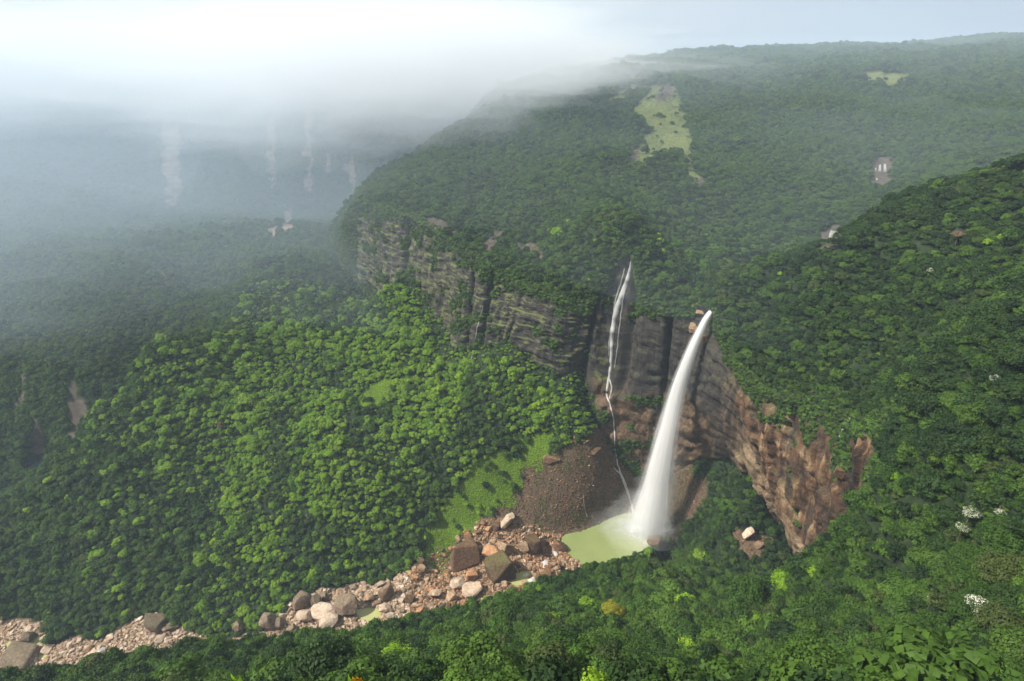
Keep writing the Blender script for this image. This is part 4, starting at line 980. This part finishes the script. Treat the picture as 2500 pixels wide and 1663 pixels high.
tl = uniq_labels(items, tb)
for (k, lb) in zip(solo, tl):
    e = empty('broadleaf_tree', tuple(TP[k]-np.array([0, 0, rad[k]*1.2])), random.uniform(0, 6.28), lb, 'tree', 'trees of the near forest')
    s = rad[k]; sc_ = (s*random.uniform(.9, 1.15), s*random.uniform(.9, 1.15), s*random.uniform(.9, 1.3))
    c = bpy.data.objects.new('crown', random.choice(NEAR)); C.objects.link(c); c.parent = e; c.location = (0, 0, rad[k]*1.2); c.scale = sc_
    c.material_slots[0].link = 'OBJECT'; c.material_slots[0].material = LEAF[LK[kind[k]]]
    tr_ = bpy.data.objects.new('trunk', random.choice(TRUNKS)); C.objects.link(tr_); tr_.parent = e; tr_.location = (0, 0, rad[k]*1.2); tr_.scale = (s, s, s)

# trees that stand out
M_blossom = mat_leaf('blossom_white', [(.50, .52, .42), (.62, .62, .54), (.40, .42, .34)], .2); M_dead = mat_leaf('dry_leaves', [(.12, .085, .05), (.17, .12, .075)], .1); M_yel = mat_leaf('yellow_leaves', [(.20, .24, .02), (.30, .27, .025)], .3)
V_, F_ = crown_arrays(333, 34, 70, .075, spread=.74, rl=(.19, .38), hz=.7, core=False); BLOSSOM = faces_mesh('blossom', V_*1.04, F_); BLOSSOM.materials.append(M_blossom)
def special(sx, sy, wpx, mat, lb, cat='tree', name='flowering_tree', sc=1.0, part='crown'):
    h, _n = hit(sx, sy)
    if h is None: return
    p = np.array(h); t = p[1]*CP-p[2]*SP; r = wpx*.4096/FPX*t/2; p = p*(1-(r*1.4+9)/np.linalg.norm(p))
    e = empty(name, (p[0], p[1], p[2]-r-7), random.uniform(0, 6.28), lb, cat)
    c = bpy.data.objects.new(part, random.choice(NEAR)); C.objects.link(c); c.parent = e; c.location = (0, 0, r+7); c.scale = (r, r, r*sc); c.material_slots[0].link = 'OBJECT'; c.material_slots[0].material = LEAF['mid'] if mat is M_blossom else mat
    if mat is M_blossom: b_ = bpy.data.objects.new('blossom', BLOSSOM); C.objects.link(b_); b_.parent = c
    tr_ = bpy.data.objects.new('trunk', TRUNKS[0]); C.objects.link(tr_); tr_.parent = e; tr_.location = (0, 0, r+7); tr_.scale = (r, r, max(r, 6))
special(2385,1482,58,M_blossom,'round tree covered in white blossom near the lower right corner')
special(2370,1255,40,M_blossom,'white flowering tree at mid height by the right edge'); special(2350,1292,30,M_blossom,'smaller white flowering tree just below the one at mid height'); special(2440,1255,26,M_blossom,'small white flowering crown nearest the right edge at mid height')
special(2275,1465,22,M_blossom,'tiny white flowering crown left of the round blossoming tree'); special(2430,930,30,M_blossom,'white flowering tree high on the right edge'); special(2275,665,24,M_blossom,'white flowering tree alone on the upper right hillside')
special(1495,1500,64,M_yel,'yellow leaved tree standing out in the near forest below the pool', name='yellow_tree'); special(1090,1570,30,M_dead,'dry brown tree in the near forest below the giant boulders', name='dry_tree', sc=1.7)
special(540,1040,20,M_dead,'small bare brown tree on the bright green slope', name='dry_tree'); special(2340,575,38,M_dead,'brownish crown on the upper right hillside', name='dry_tree', sc=.5)
special(2045,1290,40,LEAF['lime'],'bright yellow green tree at the right foot of the tawny wall', name='bright_tree')

# ------------------------------------------------------------------ bushes on ledges, scrub, grass tufts
bush_objs = []
for s in range(3):
    V_, F_ = crown_arrays(900+s, 6, 40, .28, spread=.5, rl=(.35, .55), hz=.5, core=True)
    for k in LK:
        me = faces_mesh('bush', V_, F_); me.materials.append(LEAF[k]); bush_objs.append(bpy.data.objects.new('bush_form_%02d' % len(bush_objs), me))
bush_col = proto_collection('bush_forms', bush_objs)
def bushes(name, P, smin, smax, kinds, label, flat=.7):
    m = len(P); s = rg.uniform(smin, smax, m); kk = rg.choice(kinds, m)
    scatter(name, P, rg.integers(0, 3, m)*NK+kk, np.stack([s, s, s*flat], 1), np.stack([rg.uniform(-.2, .2, m), rg.uniform(-.2, .2, m), rg.uniform(0, 6.28, m)], 1), bush_col, label=label)
vf = fmask(FC, VEG); P, Nn, _ = tri_area_samples(VC, FC, 40000, (vf > .35)*1., 21); P = P[on_screen(P)]; P = P[thin(P, np.full(len(P), 3.3))]
bushes('ledge_bushes', P, 1.8, 4.4, [1, 1, 2, 0, 4], 'bushes and small trees clinging to ledges of the gorge wall', .9)
P, Nn, _ = tri_area_samples(VL, FL, 24000, (scrubF > .4)*1., 22); P = P[on_screen(P)]; P = P[thin(P, np.full(len(P), 1.6))]
bushes('green_scrub', P, .8, 1.7, [5, 3, 3, 3], 'bright green scrub growing thickly on the slope', .6)
P, Nn, _ = tri_area_samples(VU, FU, 260000, (gm < .4)*1., 29); P = P[on_screen(P, 400, 60) & (project(P)[2] < 520)]; P = P[thin(P, np.full(len(P), 3.4))]
bushes('undergrowth', P, 1.6, 3.6, [0, 0, 1, 1, 4], 'undergrowth filling the gaps under the near trees', .9)
P, Nn, _ = tri_area_samples(VU, FU, 4000, (gm > .4)*1., 23); P = P[on_screen(P)]; P = P[thin(P, np.full(len(P), 6))]
bushes('meadow_bushes', P, .8, 2.0, [2, 4, 1], 'low bushes dotted over the grassy hillside clearing', .5)
P, Nn, _ = tri_area_samples(VL, FL, 9000, (bareF > .4)*1., 24); nn = fbm(P[:, 0]/9, P[:, 1]/9, seed=95, octv=3); P = P[nn > .35]; P = P[thin(P, np.full(len(P), 2.0))]
bushes('scree_weeds', P, .7, 1.7, [2, 4, 1], 'weeds growing in patches on the brown scree', .5)

# ------------------------------------------------------------------ plants at the viewpoint, just in front of the camera
M_sprig = mat_leaf('sprig_leaf', [(.22, .42, .02), (.30, .50, .03)], .4); M_flower = mat_leaf('flower_petal', [(.75, .50, .02), (.8, .38, .02)], .2); M_stem = mat_leaf('stem', [(.12, .2, .03), (.14, .22, .03)], .1)
def leaf_blade(name, base, tip, width, mat, parent, seed=0):
    base = Vector(base); tip = Vector(tip); ax = tip-base; sd = ax.cross(Vector((0.15, -.8, -.6))).normalized(); up = sd.cross(ax).normalized(); V = []; F = []; n = 7
    for i in range(n):
        f = i/(n-1); w = width*math.sin(math.pi*min(1, .08+f*.95))**.8*(1-.3*f); c = base.lerp(tip, f)+up*ax.length*.12*math.sin(f*3.14)
        V += [c-sd*w+up*w*.3, c, c+sd*w+up*w*.3]
    for i in range(n-1):
        for j in range(2): a = i*3+j; F.append([a, a+1, a+4, a+3])
    return mesh_obj(name, [v[:] for v in V], F, mat, parent, smooth=True)
def stalk(name, pts, r, mat, parent):
    V = []; F = []; n = 6
    for i, p in enumerate(pts):
        for k in range(n): V.append((p[0]+math.cos(k/n*6.283)*r, p[1]+math.sin(k/n*6.283)*r, p[2]))
    for i in range(len(pts)-1):
        for k in range(n): F.append([i*n+k, i*n+(k+1) % n, (i+1)*n+(k+1) % n, (i+1)*n+k])
    return mesh_obj(name, V, F, mat, parent, smooth=True)
ledge = mesh_obj('viewpoint_ground', *(lambda X, Y: (np.stack([X.ravel(), Y.ravel(), (-7.6-.25*np.maximum(0, Y-1)**1.2+.15*fbm(X, Y, seed=97, octv=3)).ravel()], 1), np.array([[j*24+i, j*24+i+1, (j+1)*24+i+1, (j+1)*24+i] for j in range(17) for i in range(23)])))(*np.meshgrid(np.linspace(-8, 8, 24), np.linspace(-12, 3.6, 18))), M_ground, smooth=True, attrs={k: np.zeros(24*18) for k in ('grass', 'scrub', 'bare', 'bed', 'rockface')})
props(ledge, kind='structure')
top = at(584, 1640, 3.0); root = Vector((top[0]-.1, top[1]-.5, -7.75)); e = empty('leafy_sprig', root, 0, 'bright green leafy sprig poking up at the bottom edge', 'plant')
tp = Vector(top)-root; stalk('stem', [(0, 0, 0), tuple(tp*.5+Vector((.05, 0, 0))), tuple(tp*.97)], .012, M_stem, e)
for i, (dx, dz, L_) in enumerate([(-.06, .10, .12), (.02, .10, .13), (.11, .05, .13), (.09, -.03, .14), (-.10, -.02, .12), (-.05, .02, .11), (.13, -.10, .15), (-.12, -.09, .13), (.0, -.05, .1)]):
    b = tp*.97+Vector((0, 0, -.03*(i % 4))); leaf_blade('leaf', b, b+Vector((dx, -.02*(i % 3), dz)).normalized()*L_, .028, M_sprig, e, i)
top = at(872, 1656, 3.0); root = Vector((top[0]+.05, top[1]-.5, -7.75)); e = empty('yellow_flower', root, 0, 'small yellow flower with one green bud at the bottom edge', 'flower')
tp = Vector(top)-root; stalk('stem', [(0, 0, 0), tuple(tp*.5), tuple(tp)], .012, M_stem, e)
for i in range(9):
    a = i*.7; leaf_blade('petal', tp+Vector((0, 0, -.01)), tp+Vector((math.cos(a)*.06, -.02, abs(math.sin(a))*.05+.015)), .022, M_flower, e, i)
leaf_blade('bud', tp+Vector((-.06, 0, -.06)), tp+Vector((-.07, 0, .05)), .016, M_sprig, e)

# ------------------------------------------------------------------ air
def box(name, lo, hi, mat):
    x0, y0, z0 = lo; x1, y1, z1 = hi; V = [(x0,y0,z0),(x1,y0,z0),(x1,y1,z0),(x0,y1,z0),(x0,y0,z1),(x1,y0,z1),(x1,y1,z1),(x0,y1,z1)]
    F = [(0,3,2,1),(4,5,6,7),(0,1,5,4),(1,2,6,5),(2,3,7,6),(3,0,4,7)]
    o = mesh_obj(name, V, F, mat); return o
hz = box('haze', (-9500, -300, -760), (9500, 12500, 330), mat_volume('haze_air', (.66, .82, 1.0), .00007)); props(hz, kind='stuff', label='pale bluish haze filling the valley air')
def cloud(name, c, r, dens, seed, label):
    bm = bmesh.new(); bmesh.ops.create_icosphere(bm, subdivisions=5, radius=1)
    for v in bm.verts:
        k = 1+.34*mnoise.fractal(v.co*1.9+Vector((seed*5.3, 0, 0)), .55, 2.1, 5); v.co = Vector((v.co.x*r[0]*k, v.co.y*r[1]*k, v.co.z*r[2]*k))
    me = bpy.data.meshes.new(name); bm.to_mesh(me); bm.free(); me.materials.append(mat_volume('cloud_vapour', (.72, .86, 1.0) if dens < .00048 else (.92, .96, 1.0) if dens < .00085 else (.86, .875, .89), dens)); o = bpy.data.objects.new(name, me); C.objects.link(o); o.location = c
    props(o, kind='stuff', label=label); return o
CL = [((-900, 2150, 60), (1400, 600, 120), .0008), ((-1000, 1900, -25), (1500, 430, 125), .0020), ((-1000, 1850, -40), (1650, 560, 190), .0005), ((-1300, 1350, -230), (950, 850, 330), .00036), ((-230, 1580, 5), (430, 400, 105), .0018), ((-230, 1600, 0), (600, 560, 160), .0008), ((-420, 1560, -30), (620, 560, 170), .0007), ((300, 2300, -180), (3200, 1550, 420), .00026)]  # low cloud over wall and hilltop, with thin blue mist volumes
for i, (c, r, d) in enumerate(CL): cloud('cloud_bank', c, r, d, i, 'low white cloud and mist lying over the far wall and the hilltop')
